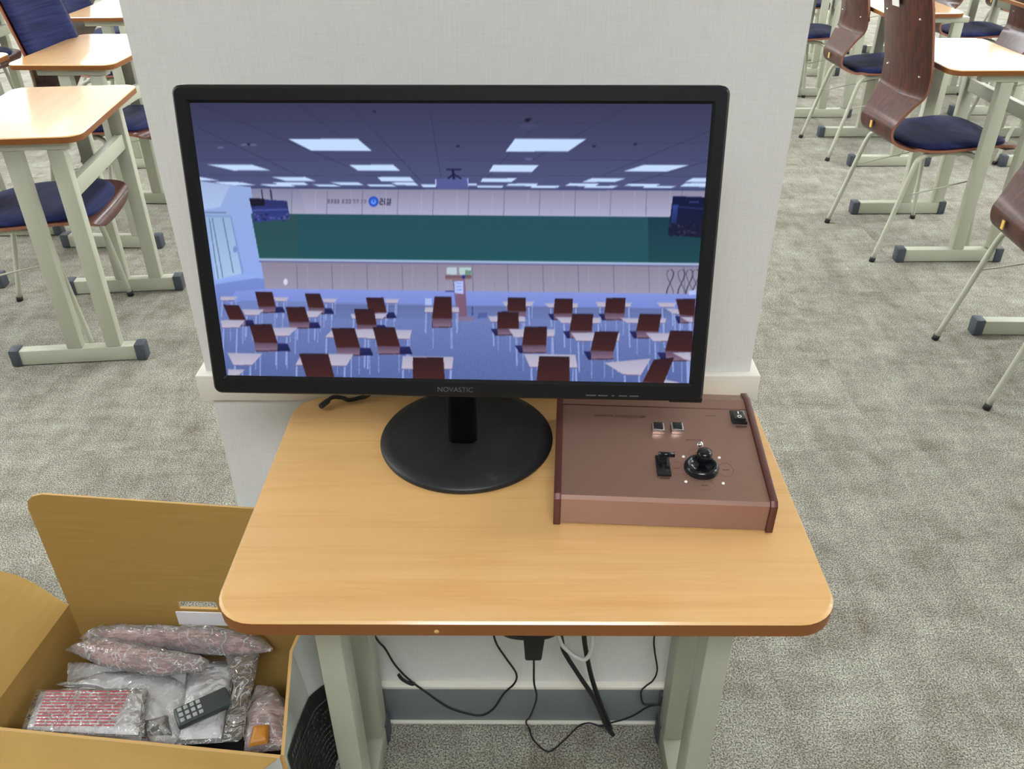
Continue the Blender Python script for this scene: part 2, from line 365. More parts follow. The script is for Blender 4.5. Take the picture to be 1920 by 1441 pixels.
# ------------------------------------------------------------------ desk
def make_desk(W, D, h, u0, post_u, vs, foot, topm, label, group=None):
    """local x = away from the sitter, local y = along the desk, origin on the floor under the top's centre"""
    t = thing('student_desk', label, 'desk', group=group)
    out = rrect(-D/2, D/2, -W/2, W/2, 0.045, 7)
    mb = MB(); n = len(out)
    # rounded-over top edge
    rings = [(0.0, h-0.019), (0.0, h-0.0025), (0.0025, h)]
    for k, (ins, z) in enumerate(rings):
        for x, y in out:
            mb.v.append((x - math.copysign(min(ins, abs(x)), x), y - math.copysign(min(ins, abs(y)), y), z))
    mb.f.append(list(range(n-1, -1, -1))); mb.m.append(1); mb.sm.append(False)
    for k in range(2):
        for i in range(n):
            j = (i+1) % n; mb.f.append([k*n+i, k*n+j, (k+1)*n+j, (k+1)*n+i]); mb.m.append(1 if k == 0 else 0); mb.sm.append(True)
    mb.f.append([2*n+i for i in range(n)]); mb.m.append(0); mb.sm.append(False)
    top = mb.build('tabletop', [topm, M_EDGE], t); top.data.set_sharp_from_angle(angle=R(35))
    for s in (-1, 1):
        v = s*vs
        fb = MB().box(foot[0]+.025, foot[1]-.025, v-.019, v+.019, 0.003, 0.055).build('foot_bar', M_METAL, t, bevel=0.004)
        for e, q in ((foot[0], 1), (foot[1], -1)):
            a, b = sorted((e, e+q*0.034))
            MB().box(a, b, v-.0235, v+.0235, 0.0, 0.060).build('end_cap', M_CAP, fb, bevel=0.006)
        for pu in post_u:
            MB().box(pu-.024, pu+.024, v-.0185, v+.0185, 0.055, h-.045).build('post', M_METAL, t, bevel=0.004)
        MB().box(post_u[0]-.10, post_u[1]+.045, v-.0185, v+.0185, h-.045, h-.019).build('top_rail', M_METAL, t, bevel=0.003)
    MB().box(post_u[1]-.014, post_u[1]+.014, -vs+.0185, vs-.0185, h-.20, h-.15).build('stretcher', M_METAL, t, bevel=0.003)
    for pu in (post_u[0]-.07, post_u[1]+.03):
        MB().box(pu-.012, pu+.012, -vs+.0185, vs-.0185, h-.040, h-.019).build('cross_rail', M_METAL, t, bevel=0.002)
    return t
# monitor desk: its sitter side faces the camera, so local x runs along world +y
mdesk = make_desk(0.657, 0.425, 0.757, 0, (0.012, 0.160), 0.2745, (-0.215, 0.195), M_TOPY,
                  'beech desk in front of the pillar carrying the black monitor and brown control box')
mdesk.location = (0.006, 0.809, 0); mdesk.rotation_euler = (0, 0, R(90))
mdesk.name = 'monitor_desk'
# small chip on the front edge
MB().lathe([(0.0, 0.0006), (0.0025, 0.0), (0.003, -0.001)], (-0.2135+.0005, 0.092, 0.744), 10, T=Matrix.Rotation(R(-90), 4, 'Y')).build('edge_chip', M_CARDE, mdesk)

# ------------------------------------------------------------------ chair
PROF = [(.312, .400, .12), (.309, .420, .165), (.285, .438, .195), (.20, .443, .205), (.05, .434, .205), (-.05, .429, .190),
        (-.12, .436, .150), (-.165, .452, .130), (-.184, .476, .126), (-.188, .505, .127), (-.180, .526, .129), (-.160, .562, .138), (-.139, .600, .152), (-.126, .625, .163),
        (-.124, .648, .171), (-.128, .675, .174), (-.146, .75, .176), (-.176, .87, .177), (-.202, .965, .174), (-.209, .992, .158), (-.213, 1.006, .12)]
def make_chair():
    t = thing('school_chair', 'x', 'chair')
    P = catmull(PROF, 4); NV = 12; bm = bmesh.new(); rows = []
    for p in P:
        u, z, hw = p; row = []
        # the backrest wraps forward at its edges, the seat dips in the middle
        wrap = 0.022*max(0, min(1, (z-.60)/.12)); dip = 0.008 if z < .45 and u > -.1 else 0
        for k in range(NV+1):
            s = -1 + 2*k/NV
            row.append(bm.verts.new((u + wrap*s*s, s*hw, z + dip*s*s)))
        rows.append(row)
    for a, b in zip(rows[:-1], rows[1:]):
        for k in range(NV): bm.faces.new((a[k], a[k+1], b[k+1], b[k]))
    bm.normal_update(); bmesh.ops.recalc_face_normals(bm, faces=bm.faces); bm.normal_update()
    co = [[Vector(v_.co) for v_ in r_] for r_ in rows]; no = [[Vector(v_.normal) for v_ in r_] for r_ in rows]; bm.free()
    mb = MB(); W1 = NV+1; nr = len(rows); off = nr*W1
    for sg in (.005, -.005):
        for a, b in zip(co, no): mb.v += [tuple(p_ + n_*sg) for p_, n_ in zip(a, b)]
    for sd in (0, 1):
        for r_ in range(nr-1):
            for k in range(NV):
                q = sd*off + r_*W1 + k; mb.f.append([q, q+1, q+W1+1, q+W1]); mb.m.append(0); mb.sm.append(True)
    bd = [k for k in range(W1)] + [r_*W1+NV for r_ in range(1, nr)] + [(nr-1)*W1+k for k in range(NV-1, -1, -1)] + [r_*W1 for r_ in range(nr-2, 0, -1)]
    for k in range(len(bd)):
        a, b = bd[k], bd[(k+1) % len(bd)]; mb.f.append([a, b, off+b, off+a]); mb.m.append(1); mb.sm.append(True)
    sh = mb.build('shell', [M_PLY, M_PLYE], t); sh.data.set_sharp_from_angle(angle=R(50))
    # seat pad
    mb = MB(); NU, NVp = 26, 22; uc, au, av = .092, .205, .197
    def prof_z(u):
        best = min(P, key=lambda q: abs(q[0]-u) + (10 if q[1] > .47 else 0)); return best[1]
    RG = [0.0, .25, .45, .62, .76, .87, .94, .985, 1.0]; NA = 44; cz = []
    for ri, rr in enumerate(RG):
        for k in range(NA):
            a = 2*math.pi*k/NA; ca, sa = math.cos(a), math.sin(a)
            e = 2.0/3.6; x = uc + au*rr*math.copysign(abs(ca)**e, ca); y = av*rr*math.copysign(abs(sa)**e, sa)*(1.0 if x > 0 else (1-0.10*min(1, -x/.1)))
            z = prof_z(x) + 0.008*(y/av)**2 + 0.010 + 0.020*(1-rr**6)**.5
            mb.v.append((x, y, z))
    for ri in range(len(RG)-1):
        for k in range(NA):
            k2 = (k+1) % NA; mb.f.append([ri*NA+k, ri*NA+k2, (ri+1)*NA+k2, (ri+1)*NA+k]); mb.m.append(0); mb.sm.append(True)
    o_ = len(mb.v)
    for k in range(NA):
        x, y, z = mb.v[(len(RG)-1)*NA+k]; mb.v.append((x*0.985+.001, y*0.985, z-0.010))
    for k in range(NA):
        k2 = (k+1) % NA; mb.f.append([(len(RG)-1)*NA+k, (len(RG)-1)*NA+k2, o_+k2, o_+k]); mb.m.append(0); mb.sm.append(True)
    mb.f.append([o_+k for k in range(NA)]); mb.m.append(0); mb.sm.append(False)
    mb.build('seat_pad', M_PAD, t)
    # back pad on the front face of the backrest
    mb = MB(); rows = 14; cols_ = 12
    zs = [.685 + (.985-.685)*i/rows for i in range(rows+1)]
    def prof_u(z):
        q = [p for p in P if p[1] > .6]
        for a, b in zip(q[:-1], q[1:]):
            if a[1] <= z <= b[1]: t_ = (z-a[1])/(b[1]-a[1]); return a[0]+(b[0]-a[0])*t_
        return q[-1][0]
    for side in (0, 1):
        for i, z in enumerate(zs):
            e1 = min(i, rows-i)/rows
            hw = .166*(1 if e1 > .08 else .94)
            for k in range(cols_+1):
                s = -1+2*k/cols_; th = 0.006 + 0.016*min(1, min(1-abs(s), 2*e1)*8)**.5 if side else 0.003
                mb.v.append((prof_u(z) + 0.022*s*s + 0.005 + th, s*hw, z))
    W_ = cols_+1; off = (rows+1)*W_
    for side in (0, 1):
        for i in range(rows):
            for k in range(cols_):
                a = side*off + i*W_ + k; mb.f.append([a, a+1, a+W_+1, a+W_]); mb.m.append(0); mb.sm.append(True)
    bd = [i for i in range(cols_+1)] + [r*W_+cols_ for r in range(1, rows+1)] + [rows*W_+k for k in range(cols_-1, -1, -1)] + [r*W_ for r in range(rows-1, 0, -1)]
    for i in range(len(bd)):
        a, b = bd[i], bd[(i+1) % len(bd)]; mb.f.append([a, b, off+b, off+a]); mb.m.append(0); mb.sm.append(True)
    mb.build('back_pad', M_PAD, t)
    for s in (-1, 1):
        pr = catmull([(-.197, s*.212, .012), (-.150, s*.203, .20), (-.108, s*.192, .375), (-.085, s*.18, .408), (-.04, s*.165, .418), (.03, s*.155, .420)], 4)
        lg = MB().tube(pr, .0095, 10).build('leg', M_METAL, t)
        MB().tube([(-.1995, s*.2125, 0), (-.1955, s*.212, .018)], .0115, 10).build('foot_tip', M_RUB, lg)
        pf = catmull([(.205, s*.212, .012), (.185, s*.206, .20), (.163, s*.195, .372), (.14, s*.18, .408), (.10, s*.165, .420), (.03, s*.155, .420)], 4)
        lg = MB().tube(pf, .0095, 10).build('leg', M_METAL, t)
        MB().tube([(.2065, s*.2125, 0), (.2045, s*.212, .018)], .0115, 10).build('foot_tip', M_RUB, lg)
        MB().tube([(-.138, s*.200, .265), (.170, s*.199, .325)], .003, 8).build('side_rod', M_METAL, t)
    for u in (-.03, .085):
        MB().tube([(u, -.163, .414), (u, .163, .414)], .009, 8).build('seat_support', M_METAL, t)
    # screw heads in the backrest and a small tag on the rear bend
    for z in (.70, .90):
        for s in (-1, 1):
            u = prof_u(z) + 0.022*(s*.12/.176)**2
            MB().lathe([(0.0, -.0125), (.003, -.0120), (.0042, -.010), (.0042, .0)], (u, s*.12, z), 10, T=Matrix.Rotation(R(90), 4, 'Y')).build('screw_head', M_SILVER, t)
    MB().box(-.2005, -.1975, .018, .032, .478, .504).build('size_tag', M_YEL, t)
    return t
chair0 = make_chair()

# every desk: x, y, turn, foot start offset and the label that singles it out
deskR = make_desk(0.60, 0.385, 0.75, 0, (0.027, 0.175), 0.265, (-0.212, 0.215), M_TOPY, 'x')
deskL = make_desk(0.62, 0.41, 0.75, 0, (-0.005, 0.118), 0.262, (-0.215, 0.215), M_TOPY, 'x')
GD, GC = 'classroom desks behind the pillar', 'classroom chairs behind the pillar'
desks = [
 ('L', -1.478, 2.645, 6, 'beech desk nearest at the far left, pillar side, with navy seat under it'),
 ('L', -1.722, 3.590, -1.5, 'middle desk of the left row touching the pillar outline, its left half bare orange beech'),
 ('L', -2.010, 4.640, 1, 'third desk back on the left, white with lamp glare beside the pillar'),
 ('L', -2.215, 3.200, 2, 'desk cut off by the left picture edge, just behind a navy backrest'),
 ('L', -2.420, 5.750, 1, 'farthest desk on the left, only its cream legs seen past the pillar'),
 ('L', -3.020, 4.950, -2, 'left background desk seen behind the navy chair backs'),
 ('R', 1.735, 3.440, 0.5, 'right desk with glaring white top, second from the camera, chair with white sticker tucked in'),
 ('R', 1.945, 4.650, 0, 'right desk with glaring white top behind the second chair, third from the camera'),
 ('R', 1.845, 5.595, 0, 'desk close to the right side of the pillar, only cream feet and legs seen'),
 ('R', 1.770, 2.300, -1, 'desk at the right picture edge, just one grey-capped foot bar in view'),
 ('R', 2.735, 4.640, 0, 'desk at the upper right edge behind a partly cut brown chair'),
 ('R', 2.900, 5.640, 0, 'cream-legged desk in the right background over a navy seat'),
 ('R', 2.130, 6.720, 0, 'far right background desk nearest to the pillar'),
 ('R', 3.700, 6.500, 0, 'far desk in the top right corner beyond the other desks'),
 ('R', 3.000, 7.000, 0, 'far background desk at the top, between two other far desks'),
]
first = {'L': True, 'R': True}
for kd, x, y, rz, lab in desks:
    proto = deskL if kd == 'L' else deskR
    o = proto if first[kd] else copy_tree(proto)
    first[kd] = False
    o.location = (x, y, 0); o.rotation_euler = (0, 0, R(rz)); tag(o, lab, 'desk', GD)
chairs = [
 (-1.660, 2.630, 6, 'chair whose navy seat is tucked under the nearest left desk'),
 (-1.825, 3.670, -11, 'chair with large navy striped back pad behind the left row of desks'),
 (-2.170, 4.690, 0, 'chair with navy back pad cut by the top edge, farther back on the left'),
 (-3.200, 4.950, 0, 'left background chair mostly hidden behind nearer navy backrests'),
 (-2.620, 5.750, 0, 'farthest chair on the left beside the pillar'),
 (1.605, 3.400, 7, 'dark brown chair with a white sticker on its back, navy seat'),
 (1.840, 4.690, 3, 'smaller dark brown chair behind the stickered one, beside the pillar'),
 (1.612, 2.300, -3, 'dark brown chair cut off by the right picture edge, yellow tag on its bend'),
 (1.700, 5.600, 0, 'chair hidden mostly by the right side of the pillar'),
 (2.700, 4.620, 3, 'dark brown chair back at the upper right picture corner'),
 (2.760, 5.650, 0, 'chair with navy seat below the bright white desk tops, right background'),
 (1.980, 6.720, 0, 'far chair near the pillar at the top edge'),
 (3.560, 6.520, 0, 'far chair with navy seat in the top right corner'),
 (2.860, 7.000, 0, 'far background chair between two far desks'),
]
for k, (x, y, rz, lab) in enumerate(chairs):
    o = chair0 if k == 0 else copy_tree(chair0)
    o.location = (x, y, 0); o.rotation_euler = (0, 0, R(rz)); tag(o, lab, 'chair', GC)
    if k == 5:
        q = MB().hexa([(-.2065, -.002, .925), (-.204, -.002, .925), (-.2045, .048, .925), (-.207, .048, .925), (-.224, -.002, .985), (-.2215, -.002, .985), (-.222, .048, .985), (-.2245, .048, .985)]).build('sticker', M_WHITE, o)
        q.location = (0, 0, 0)
        q.rotation_euler = (0, 0, 0)
bpy.context.view_layer.update()

# ------------------------------------------------------------------ monitor
MW, MH = 0.544, 0.3265
mon = thing('computer_monitor', 'black widescreen monitor on a round base showing a live classroom view', 'monitor', (-0.071, 0.915, 0.757))
tilt = 0.187; my = -0.041; mr = 0.005
X = Vector((math.cos(my), math.sin(my), 0)); Nn = Vector((math.sin(my), -math.cos(my), 0))
UP = Vector((0, 0, 1))*math.cos(tilt) - Nn*math.sin(tilt)
X2 = X*math.cos(mr) + UP*math.sin(mr); U2 = -X*math.sin(mr) + UP*math.cos(mr); N2 = X2.cross(U2)
MM = Matrix((X2, U2, N2)).transposed().to_4x4(); MM.translation = Vector((-0.071, 0.807, 1.076))
def onmon(o, sub=False):
    o.parent = mon; o.matrix_world = MM; return o
mon_inv = Matrix.Translation(mon.location).inverted()
def put(o):
    o.parent = mon; o.matrix_local = mon_inv @ MM; return o
SX0, SX1, SY0, SY1 = -0.256, 0.256, -0.1422, 0.1467
# bezel: outer rounded frame with inner bevel down to the glass
outer = rrect(-MW/2, MW/2, -MH/2, MH/2, 0.008, 4); mb = MB(); n = len(outer)
def inner_pts(d, r=0.0015): return rrect(SX0-d, SX1+d, SY0-d, SY1+d, r, 4)
loops = [(rrect(-MW/2+.004, MW/2-.004, -MH/2+.004, MH/2-.004, 0.006, 4), -0.028), (outer, -0.020), (outer, -0.003),
         (rrect(-MW/2+.0025, MW/2-.0025, -MH/2+.0025, MH/2-.0025, 0.006, 4), 0.0), (inner_pts(0.003), 0.0), (inner_pts(0.0), -0.0035)]
for lp, z in loops:
    for x, y in lp: mb.v.append((x, y, z))
for k in range(len(loops)-1):
    for i in range(n):
        j = (i+1) % n; mb.f.append([k*n+i, k*n+j, (k+1)*n+j, (k+1)*n+i]); mb.m.append(0); mb.sm.append(False)
put(mb.build('bezel', M_BLACK))
# back shell
mb = MB(); lp = [(1.0, -0.022), (0.97, -0.028), (0.80, -0.045), (0.55, -0.052)]
for s, z in lp:
    for x, y in rrect(-MW/2+.004, MW/2-.004, -MH/2+.004, MH/2-.004, 0.006, 4): mb.v.append((x*s, y*s, z))
for k in range(3):
    for i in range(n):
        j = (i+1) % n; mb.f.append([k*n+i, k*n+j, (k+1)*n+j, (k+1)*n+i]); mb.m.append(0); mb.sm.append(False)
mb.f.append([3*n+i for i in range(n)]); mb.m.append(0); mb.sm.append(False)
mb.f.append([i for i in range(n)]); mb.m.append(0); mb.sm.append(False)
put(mb.build('back_shell', M_BLACK))
put(MB().box(SX1+0.010-.03, SX1+0.0155+.001, -MH/2-.003, -MH/2+.004, -.022, -.004).build('power_key', M_BLACK, None, bevel=0.002))

#SCREEN_BEGIN
def make_screen():
    GW, GH, SS = 640, 361, 2
    Wp, Hp = GW*SS, GH*SS
    # screen corner -> coordinates in which the displayed picture was drawn (TL, TR, BR, BL)
    src = [(0, 0), (1, 0), (1, 1), (0, 1)]; dst = [(354, 193), (1337, 195), (1291, 718), (423, 706)]
    A = []; Bv = []
    for (x, y), (X_, Y_) in zip(src, dst):
        A.append([x, y, 1, 0, 0, 0, -X_*x, -X_*y]); Bv.append(X_)
        A.append([0, 0, 0, x, y, 1, -Y_*x, -Y_*y]); Bv.append(Y_)
    hm = np.append(np.linalg.solve(np.array(A, float), np.array(Bv, float)), 1).reshape(3, 3)
    gx, gy = np.meshgrid((np.arange(Wp)+.5)/Wp, (np.arange(Hp)+.5)/Hp)
    q = np.stack([gx, gy, np.ones_like(gx)], -1) @ hm.T
    X_ = (q[..., 0]/q[..., 2]).astype(np.float32); Y_ = (q[..., 1]/q[..., 2]).astype(np.float32)
    img = np.zeros((Hp, Wp, 3), np.float32)
    rng = np.random.RandomState(3)
    def C(c): return np.array(c, np.float32)
    def inside(pts):
        x0, x1 = min(p[0] for p in pts), max(p[0] for p in pts); y0, y1 = min(p[1] for p in pts), max(p[1] for p in pts)
        m_ = (X_ >= x0) & (X_ <= x1) & (Y_ >= y0) & (Y_ <= y1)
        xs, ys = X_[m_], Y_[m_]; r = np.zeros(xs.shape, bool); n_ = len(pts)
        for i in range(n_):
            (xa, ya), (xb, yb) = pts[i], pts[(i+1) % n_]
            if ya == yb: continue
            c = ((ya > ys) != (yb > ys)) & (xs < (xb-xa)*(ys-ya)/(yb-ya)+xa); r ^= c
        out = np.zeros(X_.shape, bool); out[m_] = r; return out
    def poly(pts, c, c2=None, a=1.0):
        m_ = inside(pts)
        if not m_.any(): return
        if c2 is None: cc = C(c)
        else:
            ys = Y_[m_]; y0, y1 = min(p[1] for p in pts), max(p[1] for p in pts)
            t = np.clip((ys-y0)/(y1-y0+1e-6), 0, 1)[:, None]; cc = C(c)*(1-t)+C(c2)*t
        img[m_] = img[m_]*(1-a) + cc*a
    def line(p, q_, wd, c, a=1.0):
        dx, dy = q_[0]-p[0], q_[1]-p[1]; l = math.hypot(dx, dy)+1e-6; nx, ny = -dy/l*wd/2, dx/l*wd/2
        poly([(p[0]+nx, p[1]+ny), (q_[0]+nx, q_[1]+ny), (q_[0]-nx, q_[1]-ny), (p[0]-nx, p[1]-ny)], c, a=a)
    def path(pts, wd, c, a=1.0):
        for p, q_ in zip(pts[:-1], pts[1:]): line(p, q_, wd, c, a)
    def disc(cx, cy, rx, ry, c, a=1.0):
        poly([(cx+rx*math.cos(t), cy+ry*math.sin(t)) for t in np.linspace(0, 6.28, 22)[:-1]], c, a=a)
    # ceiling
    t = np.clip((Y_-193)/160, 0, 1)[..., None]
    img[:] = C((57, 58, 86))*(1-t) + C((80, 86, 128))*t
    for p, q_ in (((372, 196), (650, 312)), ((560, 196), (640, 258)), ((655, 196), (790, 340)), ((808, 210), (828, 335)),
                  ((1010, 230), (905, 345)), ((1180, 200), (1000, 300)), ((1335, 245), (1130, 330)), ((1335, 300), (1180, 345)), ((370, 240), (560, 330))):
        line(p, q_, 1.5, (44, 46, 74), .55)
    for y in (230, 268, 300, 330): line((360, y), (1335, y+1), 1.3, (48, 50, 78), .4)
    for x, y in ((703, 210), (995, 224), (860, 275), (1115, 275), (1192, 271), (466, 272)): disc(x, y, 4, 2, (34, 36, 60))
    disc(993, 238, 18, 5, (74, 78, 112), .5); disc(992, 299, 8, 3, (100, 104, 150), .7); disc(990, 226, 5, 3, (20, 20, 40))
    for x, y in ((413, 278), (458, 273), (475, 273)): disc(x, y, 7, 2, (110, 120, 150), .7)
    WHT = (196, 220, 255)
    for p in ([(541, 262), (671, 261), (698, 284), (585, 284)], [(967, 261), (1101, 261), (1066, 285), (949, 285)],
              [(388, 310), (472, 310), (508, 321), (437, 321)], [(655, 310), (738, 310), (751, 321), (672, 321)],
              [(926, 310), (1012, 310), (999, 323), (918, 323)], [(1207, 310), (1293, 310), (1252, 322), (1169, 322)],
              [(508, 333), (572, 333), (593, 341), (538, 341)], [(708, 333), (770, 333), (778, 341), (716, 341)],
              [(906, 335), (970, 335), (960, 342), (902, 342)], [(1110, 335), (1174, 335), (1153, 342), (1092, 342)],
              [(1300, 334), (1330, 334), (1328, 342), (1283, 342)], [(372, 333), (385, 335), (412, 340), (373, 340)],
              [(398, 342), (452, 343), (482, 349), (425, 348)], [(484, 347), (535, 346), (556, 351), (508, 351)],
              [(510, 343), (570, 343), (580, 348), (530, 349)], [(585, 347), (625, 347), (641, 351), (600, 351)],
              [(620, 343), (672, 343), (682, 348), (640, 348)], [(688, 347), (735, 347), (745, 351), (695, 351)],
              [(732, 343), (778, 343), (786, 349), (745, 348)], [(790, 347), (817, 347), (818, 352), (795, 352)],
              [(878, 345), (895, 345), (895, 349), (880, 349)], [(895, 349), (945, 349), (942, 354), (897, 353)],
              [(955, 345), (1010, 345), (1005, 350), (950, 349)], [(1000, 349), (1050, 349), (1046, 353), (995, 353)],
              [(1070, 344), (1124, 345), (1116, 350), (1060, 349)], [(1100, 349), (1160, 349), (1150, 353), (1095, 353)],
              [(1180, 345), (1240, 345), (1228, 350), (1170, 349)], [(1210, 349), (1270, 349), (1258, 353), (1205, 353)],
              [(1285, 344), (1328, 343), (1327, 351), (1275, 350)]):
        poly(p, WHT)
    # far wall
    poly([(460, 353), (1326, 356), (1322, 410), (470, 404)], (138, 134, 160), (176, 176, 206))
    poly([(470, 353), (560, 353), (575, 404), (478, 404)], (120, 125, 160), (165, 165, 185), .5)
    for k in range(13):
        x = 548+k*66.5; line((x, 357), (x-2, 405), 1.6, (108, 106, 134), .7)
        line((x+22, 358), (x+21, 404), 1.0, (150, 150, 178), .5); line((x+44, 358), (x+43, 404), 1.0, (190, 190, 216), .4)
    line((470, 353), (1326, 356), 4, (66, 74, 116))
    # side wall with door
    poly([(374, 341), (470, 352), (498, 545), (498, 560), (402, 575), (375, 420)], (150, 172, 222), (142, 170, 240))
    poly([(374, 341), (430, 350), (412, 390), (378, 395)], (168, 184, 222), (178, 202, 240), .8)
    poly([(384, 400), (430, 401), (452, 515), (403, 526)], (150, 176, 214), (168, 196, 236))
    path([(383, 400), (424, 400)], 3, (110, 130, 176)); path([(384, 406), (432, 407), (455, 515)], 3, (128, 152, 206))
    for a in (((397, 410), (417, 522)), ((417, 410), (437, 514)), ((391, 410), (408, 524))): line(*a, 2.0, (84, 108, 140), .8)
    disc(440, 469, 4, 6, (122, 142, 200))
    poly([(402, 535), (498, 520), (500, 560), (404, 575)], (120, 142, 214), (112, 130, 196))
    path([(403, 528), (455, 518), (497, 524)], 2, (150, 178, 240))
    # board
    poly([(470, 402), (1318, 408), (1311, 493), (486, 487)], (38, 78, 92), (34, 84, 92))
    poly([(470, 402), (560, 403), (560, 488), (486, 487)], (46, 78, 82), (44, 86, 84), .7)
    poly([(1215, 407), (1318, 408), (1311, 493), (1215, 492)], (20, 50, 66), (30, 68, 78), .7)
    line((485, 488), (1311, 495), 4.5, (168, 190, 222)); line((485, 491.5), (1311, 498.5), 3, (104, 102, 150))
    # lower panelling
    poly([(489, 493), (1309, 500), (1306, 556), (497, 545)], (140, 132, 152), (156, 154, 178))
    for k in range(13):
        x = 556+k*66.0; line((x, 497), (x+1.5, 548), 1.4, (96, 92, 116), .7)
        line((x+20, 497), (x+20, 548), 1.0, (172, 168, 186), .5); line((x+42, 497), (x+42, 548), 1.0, (130, 126, 146), .5)
    disc(535, 530, 4, 6, (216, 216, 232))
    for cx_ in (1256, 1277, 1292, 1304):
        for r0 in (0, 1.5):
            path([(cx_+7*math.sin(a*2)*(1-r0*.1), 505+26*(1-math.cos(a))/1.0) for a in np.linspace(0.1, 3.1, 16)], 1.7, (66, 66, 92), .85)
            path([(cx_-6*math.sin(a*2), 506+25*(1-math.cos(a))) for a in np.linspace(0.1, 3.1, 16)], 1.5, (80, 80, 108), .8)
    # platform and floor
    poly([(440, 548), (498, 543), (1306, 551), (1304, 600), (410, 600)], (134, 150, 224), (112, 132, 206))
    poly([(404, 575), (460, 565), (1303, 580), (1290, 722), (420, 715)], (116, 132, 190), (88, 104, 160))
    poly([(620, 572), (1300, 578), (1300, 600), (620, 598)], (92, 104, 152), (104, 120, 176), .7)
    sel = (Y_ > 598); img[sel] *= (1 + 0.05*rng.randn(sel.sum())[:, None]).astype(np.float32)
    # screens hung at both ends
    for x in (490, 507): line((x, 356), (x+3, 380), 2.5, (40, 40, 66))
    poly([(467, 374), (538, 378), (544, 412), (477, 418)], (42, 46, 98), (54, 66, 138))
    poly([(467, 373), (496, 374), (496, 387), (470, 388)], (24, 24, 40)); line((472, 396), (540, 394), 3, (86, 102, 176), .7)
    for k in range(26): disc(476+rng.rand()*66, 403+rng.rand()*12, 2.6, 2, (36, 38, 90) if k % 2 else (84, 92, 150), .8)
    poly([(1262, 368), (1323, 370), (1315, 446), (1252, 440)], (16, 24, 64), (26, 30, 52))
    poly([(1262, 384), (1272, 384), (1268, 420), (1258, 418)], (52, 80, 160), (34, 52, 110), .8)
    for k in range(30): disc(1256+rng.rand()*58, 420+rng.rand()*24, 3, 2.2, (22, 22, 48) if k % 2 else (52, 50, 84), .8)
    line((1292, 379), (1310, 379), 1.6, (86, 100, 160)); line((1270, 388), (1320, 392), 1.6, (50, 62, 120))
    # projector
    poly([(819, 337), (877, 333), (879, 355), (820, 355)], (84, 96, 150), (84, 90, 146)); line((818, 337), (818, 351), 2, (170, 186, 240)); line((878, 335), (879, 350), 2, (160, 170, 230))
    path([(838, 319), (866, 319)], 3, (30, 32, 70)); line((850, 318), (852, 337), 5, (30, 30, 66)); path([(840, 336), (852, 328), (866, 336)], 3, (28, 28, 60))
    # sign on the far wall: emblem, name, small slogan
    disc(701, 379, 9.5, 9.8, (44, 82, 190)); disc(701, 379.5, 5, 5, (98, 152, 250)); disc(701, 378, 1.8, 2.4, (44, 82, 190))
    K = (46, 46, 74)
    path([(713, 374.5), (718, 374.5), (718, 379), (713, 379), (713, 384), (719, 384)], 1.9, K); path([(722, 373), (722, 385.5)], 1.9, K); line((719.5, 379), (722, 379), 1.6, K)
    path([(726, 377.5), (728, 373.5), (730, 377.5)], 1.6, K); path([(732.6, 373), (732.6, 378.5)], 1.7, K); line((730.5, 375.6), (732.6, 375.6), 1.3, K)
    path([(726, 380), (733, 380), (733, 382.5), (726, 382.5), (726, 385.2), (733.5, 385.2)], 1.5, K)
    for i, x in enumerate((616, 622, 628, 634, 643, 650, 656, 664, 670, 678, 684)):
        path([(x-1.8, 375.8), (x+1.8, 375.8), (x+1.8, 378.6), (x-1.6, 378.6)], 1.1, (78, 76, 104)); line((x-2, 381.6), (x+2, 381.6), 1.2, (78, 76, 104))
        line((x+2.2, 375), (x+2.2, 382.4), 1.0, (78, 76, 104), .8)
    # lectern
    poly([(848, 518), (872, 518), (876, 600), (858, 600)], (128, 108, 134), (110, 90, 128)); poly([(835, 517), (884, 517), (884, 524), (836, 526)], (104, 76, 84), (146, 120, 130))
    poly([(838, 502), (857, 502), (857, 516), (838, 515)], (186, 200, 212)); poly([(861, 502), (884, 502), (885, 516), (862, 516)], (180, 204, 206))
    poly([(873, 507), (885, 508), (884, 517), (872, 517)], (110, 142, 132)); disc(869.5, 520, 3.5, 3.5, (40, 50, 130)); poly([(852, 528), (869, 528), (869, 552), (853, 550)], (180, 196, 250))
    for y in (532, 538, 544): line((855, y), (866, y), 1.5, (112, 140, 214))
    poly([(859, 552), (873, 552), (875, 596), (860, 597)], (124, 92, 116)); poly([(858, 594), (886, 594), (888, 602), (859, 603)], (132, 116, 150)); line((886, 575), (886, 592), 2, (48, 56, 120))
    path([(835, 547), (852, 547)], 2.5, (70, 84, 150)); poly([(897, 588), (914, 586), (912, 596), (895, 597)], (72, 86, 150), a=.7)
    # desks and chairs, far to near: (x, y) lists read off two enlarged views
    def z3(l): return [(380+l[i]/4, 440+l[i+1]/4) for i in range(0, len(l), 2)]
    def z4(l): return [(840+l[i]/3.692, 440+l[i+1]/3.692) for i in range(0, len(l), 2)]
    dk = [z3(l) for l in ([130,470,265,470,225,500,130,500], [530,475,645,475,620,505,545,505], [895,483,1010,483,985,515,915,515], [1365,485,1475,487,1460,517,1375,517],
          [1670,545,1920,545,1925,585,1665,585], [290,565,460,567,410,610,315,610], [770,575,900,578,855,625,700,625], [1110,600,1390,592,1350,635,1120,635],
          [130,648,315,648,265,705,140,705], [520,703,710,703,640,765,540,765], [970,715,1275,712,1230,778,915,775], [1250,715,1570,718,1550,785,1230,785],
          [180,893,445,897,365,985,225,985], [740,900,1130,900,1075,990,690,985], [1500,915,1880,918,1870,1010,1490,1010], [185,1015,310,1018,270,1060,185,1060])]
